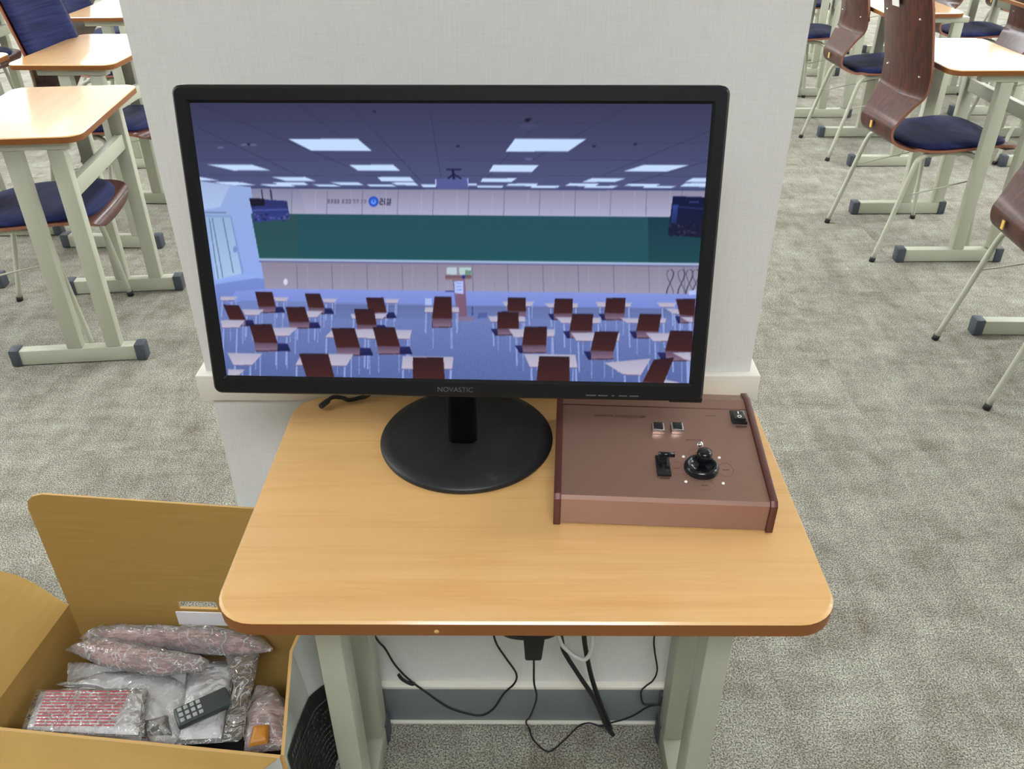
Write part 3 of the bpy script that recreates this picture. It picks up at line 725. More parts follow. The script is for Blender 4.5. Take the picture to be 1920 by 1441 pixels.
    dk += [z4(l) for l in ([375,463,600,465,570,498,400,498], [665,475,900,475,895,505,700,505], [1020,465,1270,470,1260,500,1040,500], [1440,468,1580,470,1560,500,1470,500],
          [1500,508,1635,515,1610,550,1555,545], [1605,568,1690,570,1690,605,1660,600], [275,565,530,565,535,605,300,605], [745,572,1055,575,1050,612,790,612], [1190,577,1510,577,1500,610,1240,610],
          [420,655,735,655,735,705,460,712], [850,678,1190,680,1180,735,890,735], [1365,678,1600,678,1560,735,1420,735], [525,825,880,830,895,920,565,915], [1550,815,1675,810,1675,870,1640,862],
          [1080,885,1400,855,1330,970,1210,965], [1350,1018,1500,1000,1600,1020,1590,1030])]
    ch = [z3(l) for l in ([390,437,520,437,545,545,415,545], [765,450,880,450,915,555,790,550], [1225,478,1355,478,1380,585,1245,585], [1740,470,1868,470,1870,630,1720,630],
          [150,535,270,540,320,645,195,640], [620,550,765,550,800,660,645,660], [1135,565,1285,565,1305,680,1155,680], [345,680,515,680,560,820,385,815], [965,708,1140,708,1180,850,1000,850],
          [1275,700,1440,700,1480,840,1310,840], [720,900,940,900,985,1070,775,1070], [1575,925,1805,925,1815,1085,1575,1085])]
    ch += [z4(l) for l in ([415,440,540,440,540,530,410,530], [740,445,865,445,860,545,730,545], [1095,440,1230,440,1220,545,1082,540], [1575,445,1710,445,1705,560,1600,550],
          [345,540,490,540,490,650,340,650], [860,550,1005,550,995,665,840,665], [1325,550,1475,550,1455,665,1300,665], [530,640,685,640,680,765,512,765], [1015,672,1180,672,1145,805,985,800],
          [1535,665,1690,665,1690,810,1500,800], [630,843,840,845,840,1020,610,1020], [1420,865,1560,850,1490,1020,1345,1015])]
    items = [('d', p, max(a[1] for a in p)+4) for p in dk] + [('c', p, max(a[1] for a in p)+9) for p in ch]
    items.sort(key=lambda t_: t_[2])
    LG = (152, 170, 226)
    for kind, p, _ in items:
        (x0, y0), (x1, y1), (x2, y2), (x3, y3) = p; hgt = abs(y2-y0)
        if kind == 'd':
            ln = 30 + (y2-560)*0.35; wd = 1.6 + (y2-560)*.008
            for xx in (x3+3, x2-3): line((xx, y2), (xx+(1.5 if xx > 860 else -1.5), y2+ln), wd+.8, LG, .85); line((xx+4, y2), (xx+4, y2+ln*.9), wd*.6, (92, 106, 170), .8)
            line((x1-4, y1), (x1-5, y1+ln*.9), wd, LG, .7); line((x3+4, y2+6), (x2-4, y2+6), 1.2, (90, 100, 160), .6)
            poly(p, (172, 170, 196), (192, 184, 204)); line((x3, y3+.5), (x2, y2+.5), 1.6, (104, 98, 140))
        else:
            cx_ = (x2+x3)/2; wd = (x2-x3); side = -1 if cx_ > 850 else 1
            if abs(cx_-828) < 14: side = 0
            sy = y2+hgt*.42
            poly([(x3+side*wd*.30, y2+hgt*.02), (x2+side*wd*.42, y2+hgt*.02), (x2+side*wd*.55, sy), (x3+side*wd*.1, sy+1)], (38, 42, 96), (28, 30, 72))
            for xx in (x3+2, x2-2, x2+side*wd*.4): line((xx, sy), (xx, sy+hgt*1.0), 1.6, LG, .7)
            poly([(x3, y3), (x2, y2), (x2-1, sy-1), (x3+wd*.04, sy)], (92, 72, 92), (136, 112, 136))
            line((x3+wd*.04, sy), (x2, sy-.5), 1.8, (70, 44, 52)); poly(p, (52, 30, 36), (70, 36, 36)); line((x0, y0), (x1, y1), 1.2, (34, 24, 40))
    poly([(797, 560), (810, 560), (810, 573), (797, 573)], (168, 186, 240)); poly([(1290, 545), (1304, 543), (1304, 552), (1291, 553)], (178, 196, 244))
    # down-sample, to linear
    img = np.clip(img, 0, 255)
    im = img.reshape(GH, SS, GW, SS, 3).mean((1, 3))/255.0
    k = np.array([.2, .6, .2]); im = sum(np.roll(im, i-1, 0)*k[i] for i in range(3)); im[0] = im[1]; im[-1] = im[-2]
    im = np.where(im <= .04045, im/12.92, ((im+.055)/1.055)**2.4)
    # a flat grid of vertices carries the picture as a colour attribute
    xs = np.linspace(SX0, SX1, GW); ys = np.linspace(SY1, SY0, GH)
    gx, gy = np.meshgrid(xs, ys); co = np.stack([gx, gy, np.full_like(gx, -0.0032)], -1).reshape(-1, 3).astype(np.float32)
    idx = np.arange(GW*GH).reshape(GH, GW); qd = np.stack([idx[1:, :-1], idx[1:, 1:], idx[:-1, 1:], idx[:-1, :-1]], -1).reshape(-1, 4).astype(np.int32)
    me = bpy.data.meshes.new('display_picture')
    me.vertices.add(len(co)); me.vertices.foreach_set('co', co.ravel())
    me.loops.add(qd.size); me.loops.foreach_set('vertex_index', qd.ravel())
    me.polygons.add(len(qd)); me.polygons.foreach_set('loop_start', np.arange(0, qd.size, 4, dtype=np.int32))
    at = me.color_attributes.new('picture', 'FLOAT_COLOR', 'POINT')
    at.data.foreach_set('color', np.concatenate([im.reshape(-1, 3), np.ones((GW*GH, 1))], 1).astype(np.float32).ravel())
    me.update(); me.validate()
    m = bpy.data.materials.new('lit_display'); m.use_nodes = True; b = bsdf(m)
    a = N(m, 'ShaderNodeAttribute', attribute_name='picture')
    b.inputs['Base Color'].default_value = (0.004, 0.004, 0.005, 1); b.inputs['Roughness'].default_value = 0.45; b.inputs['Specular IOR Level'].default_value = 0.04
    L(m, a.outputs['Color'], b.inputs['Emission Color']); b.inputs['Emission Strength'].default_value = 1.0
    me.materials.append(m)
    o = bpy.data.objects.new('screen', me); col.objects.link(o); return o
put(make_screen())
#SCREEN_END

def text_mesh(name, s, size, mat_, T, parent, ext=0.0):
    cu = bpy.data.curves.new(name, 'FONT'); cu.body = s; cu.size = size; cu.extrude = ext; cu.align_x = 'CENTER'; cu.align_y = 'CENTER'
    tmp = bpy.data.objects.new(name+'_tmp', cu); col.objects.link(tmp)
    me = bpy.data.meshes.new_from_object(tmp.evaluated_get(bpy.context.evaluated_depsgraph_get()))
    bpy.data.objects.remove(tmp); me.materials.clear(); me.materials.append(mat_); me.name = name
    o = bpy.data.objects.new(name, me); col.objects.link(o); o.parent = parent; o.matrix_local = T; return o
bpy.context.view_layer.update()
brand = text_mesh('brand_lettering', 'NOVASTIC', 0.0082, M_GREYTXT, mon_inv @ MM @ Matrix.Translation((0.0004, -0.1535, 0.0004)), mon, 0.0002)
kl = MB()
for x, w_ in ((0.150, .011), (0.163, .010), (0.174, .003), (0.185, .009), (0.197, .010)):
    kl.box(x-w_/2, x+w_/2, -0.1578, -0.1566, 0.0001, 0.0005)
put(kl.build('key_legends', M_GREYTXT))
# neck and round base (local to the stand)
nk = MB()
nk.prism(rrect(-.019, .019, -.014, .014, .010, 5), 0.012, 0.330, smooth=True)
o = nk.build('neck', M_BLACK, mon); o.location = (-0.004, -0.013, 0)
MB().box(-.03, .03, -.05, .0, 0.29, 0.35).build('hinge_block', M_BLACK, mon, bevel=0.004).location = (0.008, -0.020, 0)
MB().lathe([(0, .0135), (.05, .0132), (.100, .0105), (.113, .0075), (.1155, .004), (.1145, 0.0), (0, 0.0)], n=96).build('base', M_BASEPL, mon)

# ------------------------------------------------------------------ control box with joystick
cb = thing('camera_controller', 'brown metal joystick control box on the right side of the beech desk', 'control box', (0.0395, 0.7465, 0.757), R(-3.2))
CW, CDp = 0.246, 0.213
def zt(y): return 0.043 + 0.014*y/CDp
mb = MB()
pf = [(0.002, 0.002), (0.0, 0.039), (0.003, 0.0435), (0.172, zt(.172)), (0.1725, zt(.172)-.0014), (0.1742, zt(.172)-.0014), (0.1746, zt(.174)), (0.192, zt(.192)+.001), (CDp, 0.051), (CDp, 0.002)]
Wd = [(x, y, z) for x in (0.008, CW) for y, z in pf]; n = len(pf)
mb.add(Wd, [tuple(range(n)), tuple(range(2*n-1, n-1, -1))] + [(i, i+n, (i+1) % n + n, (i+1) % n) for i in range(n)])
mb.build('case', M_COPPER, cb)
for x0 in (0.0, CW):
    p2 = [(-.002, 0.001), (-.003, 0.041), (0.002, 0.0462), (0.192, zt(.192)+.0035), (CDp+.003, 0.053), (CDp+.003, 0.001)]
    ck = MB(); n = len(p2); ck.add([(x, y, z) for x in (x0, x0+.0085) for y, z in p2], [tuple(range(n)), tuple(range(2*n-1, n-1, -1))] + [(i, i+n, (i+1) % n + n, (i+1) % n) for i in range(n)])
    ck.build('side_cheek', M_COPPERS, cb, bevel=0.0012)
for x in (0.02, 0.235):
    for y in (0.02, 0.175): MB().lathe([(0, 0.0), (.006, 0.0), (.006, .003), (0, .003)], (x, y, 0), 16).build('rubber_foot', M_RUB, cb)
cbi = (Matrix.Translation(cb.location) @ Matrix.Rotation(R(-3.2), 4, 'Z')).inverted()
def C_(x, y):     # world position on the panel -> local x, y
    v = cbi @ Vector((x, y, 0.8)); return v.x, v.y
tiltT = Matrix.Rotation(math.atan(0.014/CDp), 4, 'X')
for (wx, wy) in ((0.175, 0.866), (0.199, 0.866)):
    x, y = C_(wx, wy); z = zt(y)
    k = MB().box(x-.0078, x+.0078, y-.0085, y+.0085, z-.001, z+.0055).build('push_button', M_SILVER, cb, bevel=0.001)
    MB().box(x-.0058, x+.0058, y-.0062, y+.0072, z+.0055, z+.0068).build('button_cap', M_GLOSSB, k, bevel=0.0006)
x, y = C_(0.281, 0.889); z = zt(y)
k = MB().box(x-.0095, x+.0095, y-.0135, y+.0135, z-.001, z+.003).build('rocker_switch', M_GLOSSB, cb, bevel=0.001)
MB().hexa([(x-.007, y-.011, z+.003), (x+.007, y-.011, z+.003), (x+.007, y+.011, z+.003), (x-.007, y+.011, z+.003),
           (x-.007, y-.010, z+.0065), (x+.007, y-.010, z+.0065), (x+.007, y+.010, z+.004), (x-.007, y+.010, z+.004)]).build('rocker', M_GLOSSB, k)
MB().box(x-.0006, x+.0006, y+.002, y+.007, z+.0052, z+.0056).build('on_mark', M_WHITE, k)
MB().lathe([(.0018, .0068), (.0028, .0068), (.0028, .0072), (.0018, .0072)], (x, y-.005, z-.0008), 16).build('off_mark', M_WHITE, k)
MB().box(x-.006, x+.008, y-.0195, y-.0180, z-.0002, z+.0002).build('switch_legend', M_PRINT, cb)
# zoom lever
x, y = C_(0.172, 0.797); z = zt(y)
k = MB().box(x-.0085, x+.0085, y-.019, y+.0185, z-.001, z+.003).build('zoom_lever', M_GLOSSB, cb, bevel=0.0012)
MB().box(x-.0012, x+.0012, y-.016, y+.014, z+.003, z+.0034).build('lever_slot', M_RUB, k)
MB().hexa([(x-.0065, y+.000, z+.002), (x+.0045, y+.000, z+.002), (x+.0045, y+.013, z+.002), (x-.0065, y+.013, z+.002),
           (x-.0050, y+.003, z+.014), (x+.0035, y+.003, z+.014), (x+.0035, y+.010, z+.014), (x-.0050, y+.010, z+.014)]).build('lever_paddle', M_GLOSSB, k)
MB().tube([(x-.006, y+.006, z+.0135), (x+.013, y+.006, z+.0135)], .0032, 12).build('lever_bar', M_GLOSSB, k)
MB().box(x-.006, x+.006, y-.0225, y-.0215, z-.0002, z+.0002).build('lever_legend', M_PRINT, cb)
MB().box(x-.006, x+.006, y+.026, y+.027, z-.0002, z+.0002).build('lever_legend', M_REDPRINT, cb)
# joystick
x, y = C_(0.217, 0.793); z = zt(y)
js = thing('joystick', None, None); js.parent = cb; js.location = (x, y, z)
MB().lathe([(.0205, -.001), (.0205, .004), (.0185, .0075), (.0160, .0080), (.0145, .0062), (.0120, .0030), (.006, .0022), (0, .002)], n=48).build('gimbal_ring', M_GLOSSB, js)
MB().tube([(0, 0, .002), (.001, .001, .010), (.0015, .002, .012)], [.004, .0036, .0036], 16).build('stick', M_GLOSSB, js)
MB().lathe([(.0050, .006), (.0075, .009), (.0088, .015), (.0090, .0205), (.0082, .0235), (.004, .0250), (0, .0252)], (.002, .003, 0), 32).build('stick_knob', M_GLOSSB, js)
wx, wy = C_(0.2225, 0.835); MB().lathe([(0, .0055), (.0025, .005), (.0042, .003), (.0046, -.001)], (wx, wy, zt(wy)), 20).build('status_stud', M_SILVER, cb)
for p in ((0.199, 0.814), (0.242, 0.812), (0.195, 0.770), (0.238, 0.767)):
    wx, wy = C_(*p); MB().lathe([(0, .0016), (.0016, .0012), (.0021, -.0004)], (wx, wy, zt(wy)), 14).build('index_dot', M_WHITE, cb)
def petal(cx, cy, ang, L_, Wd_, m_):
    pts = []
    for s in (-1, 1):
        q = [(-.006, 0), (.0, s*Wd_*.55), (L_*.45, s*Wd_*.95), (L_*.8, s*Wd_*.75), (L_, 0)]
        q = catmull([(a, b, 0) for a, b in q], 4)
        pts.append([Matrix.Rotation(ang, 4, 'Z') @ v for v in q])
    mb = MB()
    for P_ in pts: mb.tube([Vector((cx+v.x, cy+v.y, zt(cy+v.y)+.0001)) for v in P_], .00028, 4)
    return mb.build('direction_mark', m_, cb)
jx, jy = C_(0.217, 0.792)
for a, m_ in ((0, M_PRINT), (90, M_REDPRINT), (180, M_REDPRINT), (270, M_PRINT)):
    c_, s_ = math.cos(R(a)), math.sin(R(a)); petal(jx+c_*.020, jy+s_*.019, R(a), .018, .0125, m_)
    MB().box(-.004, .004, -.0004, .0004, 0, .0003).build('direction_text', m_, cb).location = (jx+c_*.029, jy+s_*.0285, zt(jy+s_*.028)+.0001)
text_mesh('control_legend', 'REMOTE', 0.0052, M_PRINT, Matrix.Translation((*C_(0.217, 0.845), zt(C_(0.217, .845)[1])+.0003)), cb)
text_mesh('power_legend', 'POWER', 0.0040, M_PRINT, Matrix.Translation((*C_(0.247, 0.893), zt(C_(0.247, .893)[1])+.0003)), cb)
text_mesh('panel_title', 'REMOTE CONTROLLER', 0.0062, M_PRINT, Matrix.Translation((*C_(0.130, 0.893), zt(C_(0.13, .893)[1])+.0003)), cb)

# ------------------------------------------------------------------ cables
def cable(name, pts, r, m_, label, cat='cable', group=None, sub=6):
    return tag(MB().tube(catmull(pts, sub), r, 8).build(name, m_), label, cat, group)
cable('black_cable', [(-0.29, 1.0, .42), (-0.255, 1.0, .275), (-.238, 1.0, .236), (-.226, 1.0, .198), (-.212, 1.0, .169), (-.194, 1.0, .142), (-.171, 1.0, .115), (-.134, 1.0, .073), (-.095, 1.0, .053), (-.070, 1.0, .050),
      (-.049, 1.0, .069), (-.029, 1.0, .113), (-.009, 1.0, .143), (-.006, 1.0, .170), (-.023, 1.0, .209), (-.041, 1.0, .251), (-.046, .995, .30), (-.040, .93, .45), (-.03, .90, .73)], .0019, M_CABLE,
      'thin black cord sagging in a loop under the left half of the desk')
cable('plug_tail', [(-.219, .998, .168), (-.214, .997, .158), (-.205, .996, .150), (-.196, .997, .143), (-.192, .998, .145)], .0032, M_CABLE, 'short black cord end knotted onto the left sagging cord', 'cable')
ad = thing('power_adapter', 'black power adapter hanging under the middle of the desk top', 'power adapter', (0.021, 0.87, 0.375))
MB().hexa([(-.0125, -.02, 0.012), (.0125, -.02, 0.012), (.0125, .02, 0.012), (-.0125, .02, 0.012), (-.016, -.022, .075), (.018, -.022, .075), (.018, .022, .075), (-.016, .022, .075)]).build('adapter_body', M_CABLE, ad, bevel=0.003)
MB().box(-.024, .030, -.020, .020, .072, .086).build('adapter_head', M_CABLE, ad, bevel=0.003)
MB().tube([(0, 0, .0), (0, 0, .014)], .004, 10).build('strain_relief', M_CABLE, ad)
MB().tube(catmull([(-.056, -.005, .075), (-.042, -.008, .058), (-.02, -.010, .053), (.012, -.010, .053), (.034, -.008, .062), (.045, 0, .078)], 5), .0035, 8).build('coiled_lead', M_CABLE, ad)
cable('adapter_cable', [(.022, .872, .380), (.023, .89, .330), (.024, .90, .272), (.029, .915, .215), (.020, .94, .133), (.012, .975, .065), (.018, 1.004, .006), (.026, .981, .0035), (.046, .959, .0035), (.061, .958, .0035), (.087, .982, .0035),
      (.114, 1.010, .0035), (.131, 1.012, .010), (.143, 1.010, .010), (.156, 1.008, .006), (.171, 1.010, .012), (.198, 1.010, .024), (.219, 1.01, .038), (.242, 1.01, .062), (.262, 1.01, .070), (.275, 1.008, .078)], .0017, M_CABLE,
      'thin black cable from the adapter looping over the carpet to the right desk leg')
cable('wall_cable', [(.262, 1.006, .074), (.245, 1.0, .082), (.232, 1.0, .084), (.226, 1.0, .099), (.224, 1.0, .122), (.232, 1.0, .137), (.243, 1.0, .152), (.248, 1.0, .181), (.239, 1.0, .231), (.235, 1.0, .273), (.234, .99, .40), (.236, .96, .73)], .0016, M_CABLE,
      'thin black cable hanging beside the right desk leg in front of the pillar')
cable('thick_cable', [(.066, .93, .535), (.067, .95, .36), (.071, .95, .31), (.077, .95, .284), (.102, .95, .229), (.133, .955, .157), (.160, .972, .060), (.178, .990, .006)], .0042, M_CABLE, 'thick black cable slanting down to the carpet, left one of the pair', 'cable')
cable('thick_cable', [(.107, .93, .535), (.107, .955, .36), (.108, .96, .318), (.114, .96, .272), (.126, .96, .209), (.144, .965, .137), (.166, .985, .050), (.174, 1.000, .012)], .0042, M_CABLE, 'thick black cable hanging more steeply, right one of the pair', 'cable')
cable('white_cable', [(.056, .92, .46), (.060, .93, .37), (.066, .93, .34), (.071, .93, .327), (.089, .93, .304), (.107, .93, .293), (.116, .93, .308), (.1185, .93, .335), (.117, .93, .37), (.112, .92, .46)], .0035, M_WCABLE, 'white cable hanging in a short loop under the desk', 'cable')
cable('monitor_lead', [(-.282, .985, .763), (-.275, .996, .764), (-.268, 1.004, .766), (-.255, 1.006, .764), (-.245, 1.003, .762), (-.232, 1.008, .762), (-.215, 1.010, .768), (-.19, 1.009, .80), (-.17, .98, .88)], [.0042]*8+[.0030]*41, M_CABLE, 'black cable plug lying on the desk behind the lower left of the monitor')
tag(MB().box(.262, .292, 1.006, 1.0205, .068, .098).build('wall_socket', M_CAP, None, bevel=0.003), 'small dark socket block on the baseboard beside the right desk leg', 'socket')

# ------------------------------------------------------------------ cardboard box
Z = 0.33
BL, FL, FR, RM, BR = (-.779, 1.012), (-.805, .777), (-.344, .730), (-.374, .915), (-.364, .998)
bl0, fl0, fr0, br0 = (-.779, 1.012), (-.805, .777), (-.333, .728), (-.318, .994)
bx = thing('cardboard_box', 'open cardboard box full of bagged accessories on the carpet left of the desk', 'box', (-.56, .87, 0))
bxi = Matrix.Translation((-.56, .87, 0)).inverted()
def P3(p, z): return Vector((p[0]+.56, p[1]-.87, z))
def panel(name, pts, th, mats, mi_out=0, parent=bx, nrm=None, notch=None, bev=0.0):
    """thin sheet: pts is a planar-ish loop, thickness th along its normal; material 0 inside face, 1 outside, 2 cut edge"""
    pts = [Vector(p) for p in pts]; n = len(pts)
    nn = Vector((0, 0, 0))
    for i in range(n): nn += pts[i].cross(pts[(i+1) % n])
    nn.normalize()
    if (Vector((0, 0, .5)) - pts[0]).dot(nn) < 0: nn = -nn
    mb = MB(); mb.v = [tuple(p) for p in pts] + [tuple(p - nn*th) for p in pts]
    mb.f.append(list(range(n))); mb.m.append(0); mb.sm.append(False)
    mb.f.append(list(range(2*n-1, n-1, -1))); mb.m.append(1); mb.sm.append(False)
    for i in range(n):
        j = (i+1) % n; mb.f.append([i, i+n, j+n, j]); mb.m.append(2); mb.sm.append(False)
    return mb.build(name, mats, parent)
inM = [M_CARD, M_BOXW, M_CARDE]
panel('left_wall', [P3(bl0, 0.004), P3(BL, Z), P3(FL, Z), P3(fl0, 0.004)][::-1], .005, inM)
panel('back_wall', [P3(bl0, 0.004), P3(br0, 0.004), P3(BR, Z), P3(BL, Z)], .005, [M_CARD, M_BOXW, M_CARDE])
panel('front_wall', [P3(fl0, 0.004), P3(FL, Z), P3(FR, Z), P3(fr0, 0.004)][::-1], .005, inM)
panel('bottom', [P3(bl0, 0.006), P3(fl0, 0.006), P3(fr0, 0.006), P3(br0, 0.006)], .004, inM)
# right wall: two faces, with the printed white outside and the black information field
mid0 = ((fr0[0]+br0[0])/2 - .003, (fr0[1]+br0[1])/2 + .03)
def grid_wall(name, a0, a1, b0, b1, th=.005, n=6):
    mb = MB(); W1 = n+1
    for side in (0, 1):
        for r in range(n+1):
            for c in range(n+1):
                p = Vector(a0).lerp(Vector(b0), c/n).lerp(Vector(a1).lerp(Vector(b1), c/n), r/n)
                mb.v.append((p.x+.56 + (th if side else 0), p.y-.87, 0.004 + (Z-.004)*r/n))
    off = W1*W1
    for side in (0, 1):
        for r in range(n):
            for c in range(n):
                k = side*off + r*W1 + c; mb.f.append([k, k+1, k+W1+1, k+W1]); mb.m.append(side); mb.sm.append(True)
    bd = [c for c in range(W1)] + [r*W1+n for r in range(1, W1)] + [n*W1+c for c in range(n-1, -1, -1)] + [r*W1 for r in range(n-1, 0, -1)]
    for k in range(len(bd)):
        a, b = bd[k], bd[(k+1) % len(bd)]; mb.f.append([a, b, off+b, off+a]); mb.m.append(2); mb.sm.append(False)
    o = mb.build(name, inM, bx); o.data.set_sharp_from_angle(angle=R(40)); return o
grid_wall('right_wall', fr0, FR, mid0, RM); grid_wall('right_wall', mid0, RM, br0, BR)
# black printed field on the outside, with pale lettering rows (flat print, slightly proud)
def RW(s, z, off=.0062):   # point on the right outer face, s along front->back
    t_ = z/Z
    lo = Vector((fr0[0], fr0[1])).lerp(Vector(mid0), s/.6) if s < .6 else Vector(mid0).lerp(Vector(br0), (s-.6)/.4)
    hi = Vector(FR).lerp(Vector(RM), s/.6) if s < .6 else Vector(RM).lerp(Vector(BR), (s-.6)/.4)
    p = lo.lerp(hi, t_); return Vector((p.x+.56+off, p.y-.87, z))
fld = MB()
SS_ = [0.02, .2, .4, .599, .601, .8, .93]
def strip(mb, s0, s1, z0a, z0b, z1a, z1b, off, n=6, mi=0):
    for k in range(n):
        a, b = s0+(s1-s0)*k/n, s0+(s1-s0)*(k+1)/n; ta, tb = k/n, (k+1)/n
        q = [RW(a, z0a+(z0b-z0a)*ta, off), RW(b, z0a+(z0b-z0a)*tb, off), RW(b, z1a+(z1b-z1a)*tb, off), RW(a, z1a+(z1b-z1a)*ta, off)]
        mb.add(q, [(0, 1, 2, 3)], mi)
def ztop(s): return .318 - .15*s
strip(fld, .03, .975, .05, .05, ztop(.03), ztop(.975), .0068, 12); fld.build('printed_field', M_BOXB, bx)
ltr = MB(); rnd = random.Random(5)
strip(ltr, .04, .95, ztop(.04)-.034, ztop(.95)-.034, ztop(.04)-.031, ztop(.95)-.031, .0075, 12)
for k in range(7):
    s_ = .08 + k*.04; strip(ltr, s_, s_+.026, ztop(s_)-.022, ztop(s_+.026)-.022, ztop(s_)-.012, ztop(s_+.026)-.012, .0075, 1)
for row in range(15):
    s_ = .05; dz = .042 + row*.0115
    while s_ < .93:
        l_ = rnd.uniform(.01, .05)
        if rnd.random() < .78: strip(ltr, s_, s_+l_, ztop(s_)-dz-.003, ztop(s_+l_)-dz-.003, ztop(s_)-dz, ztop(s_+l_)-dz, .0075, 1)
        s_ += l_+.012
ltr.build('printed_lettering', mat('grey_print', rgb(96, 96, 98), .6), bx)
# flaps
def arcpt(c, r, a0, a1, n=6): return [(c[0]+r*math.cos(R(a0+(a1-a0)*k/n)), c[1]+r*math.sin(R(a0+(a1-a0)*k/n))) for k in range(n+1)]
# back flap in its own plane: s along the hinge, t upwards
hin = Vector((BR[0]-BL[0], BR[1]-BL[1], 0)); hl = hin.length; hd = hin.normalized(); lean = Vector((-0.02, 0.03, 1)).normalized()
def bf(s, t_): return P3(BL, Z) + hd*s + lean*t_
ol = [(0.0, 0.0), (.195, 0.0), (.195, .018), (.262, .018), (.262, 0.0), (hl-.01, 0), (hl-.02, .222), (.03, .243)]
ol += [(.012, .238), (.002, .228), (-.002, .214)]
panel('flap', [bf(s, t_) for s, t_ in ol], .004, [M_CARD, M_BOXW, M_CARDE])
panel('inner_liner', [bf(.19, -.030) + Vector((0, -.008, 0)), bf(.285, -.030) + Vector((0, -.008, 0)), bf(.285, .0)+Vector((0, -.008, 0)), bf(.19, .0)+Vector((0, -.008, 0))], .002, [M_PAPER]*3)
# left flap leaning outwards
lf = [P3(BL, Z), Vector((-.835+.56, 1.028-.87, .367)), Vector((-.862+.56, 1.030-.87, .385)), Vector((-.90+.56, 1.022-.87, .410)), Vector((-.985+.56, 1.000-.87, .465)), Vector((-1.005+.56, .80-.87, .465)), P3(FL, Z)]
panel('flap', lf[::-1], .004, [M_CARD, M_BOXW, M_CARDE])
# front flap folded towards the camera
ff = [P3(FL, Z), P3(FR, Z), Vector((-.374+.56, .700-.87, Z-.002)), Vector((-.43+.56, .50-.87, Z-.03)), Vector((-.79+.56, .53-.87, Z-.03))]
panel('flap', ff[::-1], .004, [M_CARD, M_BOXW, M_CARDE])

# ------------------------------------------------------------------ things in the box
def blob(name, outline, z0, th, amp, m_, parent=None, freq=30, seed=0, rings=9, nseg=56, under=.4, tiltz=(0, 0)):
    pts = [Vector((x, y)) for x, y in outline]; n = len(pts)
    # resample the outline evenly
    seg = [(pts[(i+1) % n]-pts[i]).length for i in range(n)]; tot = sum(seg); res = []
    for k in range(nseg):
        d = tot*k/nseg; i = 0
        while d > seg[i]: d -= seg[i]; i += 1
        res.append(pts[i].lerp(pts[(i+1) % n], d/seg[i]))
    c = sum(res, Vector((0, 0)))/nseg
    def hz(x, y): return tiltz[0]*(x-c.x) + tiltz[1]*(y-c.y)
    mb = MB()
    for sgn in (1, -1):
        base = len(mb.v)
        for r in range(rings+1):
            s = r/rings; h = th*(1-s**2.6)**.5*(1 if sgn > 0 else -under)
            for p in res:
                q = c.lerp(p, s); nz = noise.fractal(Vector((q.x*freq, q.y*freq, seed+sgn)), 0.9, 2.0, 4)
                rd = abs(noise.noise(Vector((q.x*freq*1.7+seed, q.y*freq*.8, seed*2.3))))
                mb.v.append((q.x + amp*.4*nz*s, q.y + amp*.4*nz*s, z0 + h + hz(q.x, q.y) + sgn*amp*(nz*.7 - rd*1.2)*(1-s**6)))
        for r in range(rings):
            for k in range(nseg):
                k2 = (k+1) % nseg; mb.f.append([base+r*nseg+k, base+r*nseg+k2, base+(r+1)*nseg+k2, base+(r+1)*nseg+k]); mb.m.append(0); mb.sm.append(True)
    return mb.build(name, m_, parent)
def bag(name, outline, z0, th, film, inner, in_scale, label, cat, seed, amp=.005, film_out=1.06, freq=30, tiltz=(0, 0)):
    xs = [p[0] for p in outline]; ys = [p[1] for p in outline]; c = (sum(xs)/len(xs), sum(ys)/len(ys))
    t = thing(name, label, cat, (c[0], c[1], z0-th*.4))
    loc = [(x-c[0], y-c[1]) for x, y in outline]
    blob('bag_film', [(x*film_out, y*film_out) for x, y in loc], th*.4, th*1.15+.002, amp, film, t, freq, seed, tiltz=tiltz)
    if inner is not None:
        blob('contents', [(x*in_scale, y*in_scale) for x, y in loc], th*.4, th*.72, amp*(.06 if inner is M_PAPER else .35), inner, t, freq*.6, seed+3, tiltz=tiltz)
    return t
bag('bagged_cable', [(-.752, .975), (-.74, .990), (-.69, .990), (-.60, .988), (-.51, .984), (-.44, .975), (-.42, .950), (-.49, .940), (-.60, .952), (-.70, .962)], .288, .030, M_FILMP, M_PINK, .94,
    'long pink printed pouch in clear plastic along the back of the box', 'pouch', 1, .006, 1.03)
bag('bagged_pouch', [(-.760, .950), (-.735, .972), (-.68, .965), (-.60, .945), (-.52, .928), (-.53, .908), (-.60, .898), (-.69, .918)], .290, .020, M_FILMP, M_PINK, .92,
    'second pink printed pouch lying in front of the longer one', 'pouch', 2, .005)
bag('paper_packet', [(-.765, .95), (-.57, .94), (-.545, .955), (-.52, .90), (-.56, .885), (-.74, .885)], .255, .010, M_FILMW, M_PAPER, .93,
    'white paper packet in milky plastic behind the red-printed sheet', 'packet', 4, .004)
bag('folded_bag', [(-.762, .900), (-.705, .922), (-.60, .925), (-.555, .90), (-.535, .800), (-.565, .79), (-.60, .83), (-.66, .88)], .262, .012, M_FILMW, M_PAPER, .95,
    'crumpled white bag across the middle of the box', 'bag', 7, .006)
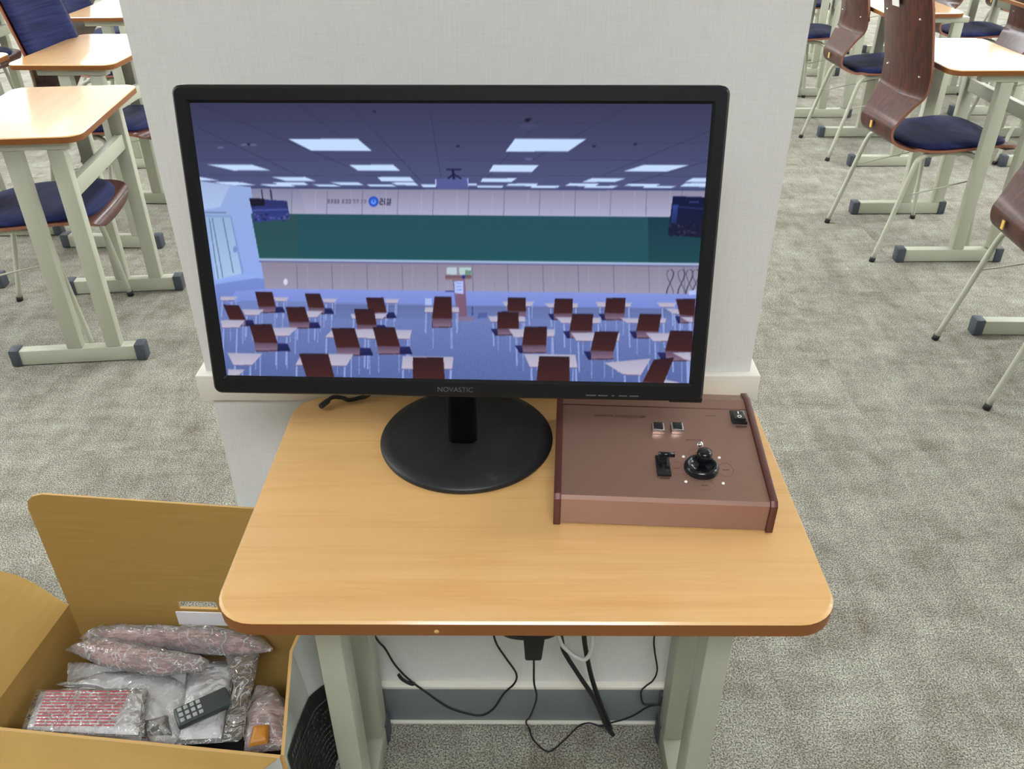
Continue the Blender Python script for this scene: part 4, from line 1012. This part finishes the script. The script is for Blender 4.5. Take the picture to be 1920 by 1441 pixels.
# instruction sheet with red print
mt = bag('instruction_sheet', [(-.776, .872), (-.605, .874), (-.580, .790), (-.70, .795), (-.765, .800)], .286, .007, M_FILM, M_PAPER, .96,
    'white sheet densely printed in red under clear film, front left in the box', 'leaflet', 9, .0022, 1.05)
rt = MB(); rn = random.Random(2)
for row in range(12):
    yv = .034 - row*.0056
    x = -.070 + .001*row
    while x < .062 - .0005*row:
        l_ = rn.uniform(.006, .022)
        if -.022 < x < -.016: x = -.012
        rt.box(x, min(x+l_, .064), yv-.0011, yv+.0011, .0118, .0122); x += l_+.003
for x in (-.018, -.027): rt.box(x-.0004, x+.0004, -.034, .038, .0118, .0123)
o = rt.build('red_print', M_REDT, mt); o.location = (0.0, 0.0, .0045)
bag('dark_accessory', [(-.592, .826), (-.557, .838), (-.540, .803), (-.588, .800)], .262, .016, M_FILM, M_REMOTE, .9, 'dark grey accessory peeking out between the leaflet and the remote', 'accessory', 11, .001)
pk = bag('remote_packet', [(-.566, .956), (-.486, .948), (-.462, .800), (-.530, .796)], .262, .010, M_FILM, M_PAPER, .95, 'clear packet with white card holding the dark remote control', 'packet', 13, .003)
rm = thing('remote_control', 'dark grey remote control with pale keys lying on the white card', 'remote control', (-.500, .840, .284), R(32))
MB().box(-.042, .042, -.019, .019, -.004, .008).build('remote_body', M_REMOTE, rm, bevel=0.004)
for i in range(4):
    for j in range(3):
        MB().box(-.036+i*.0095, -.0295+i*.0095, -.014+j*.0105, -.0068+j*.0105, .008, .0098).build('key', M_RKEY, rm, bevel=0.0008)
bag('zip_bag', [(-.500, .950), (-.438, .950), (-.432, .885), (-.424, .782), (-.452, .780), (-.462, .875)], .286, .008, M_FILM, None, 1, 'empty clear zip bag standing over the right part of the box', 'bag', 15, .0035, 1.0)
bag('red_accessory_bag', [(-.437, .905), (-.405, .900), (-.372, .860), (-.362, .792), (-.424, .786), (-.440, .850)], .255, .020, M_FILMP, M_PINK, .9, 'crinkled reddish plastic bag at the right wall of the box', 'bag', 17, .007)
tag(blob('amber_adapter', [(-.414, .812), (-.390, .816), (-.384, .784), (-.412, .778)], .278, .010, .002, M_ORANGE, None, 30, 19), 'small amber coloured piece in the right front corner of the box', 'accessory')
tag(MB().box(-.545, -.370, .755, .826, .20, .236, rot=None).build('black_case', M_BOXB, None, bevel=0.004), 'flat black case at the front right bottom of the box contents', 'case')
fillr = thing('padding_paper', 'crumpled white packing paper under the packets in the box', 'packing paper', (-.60, .875, .07))
blob('sheet', [(-.18, .11), (.165, .08), (.175, -.10), (-.19, -.07)], .06, .055, .012, M_PAPER, fillr, 14, 23)
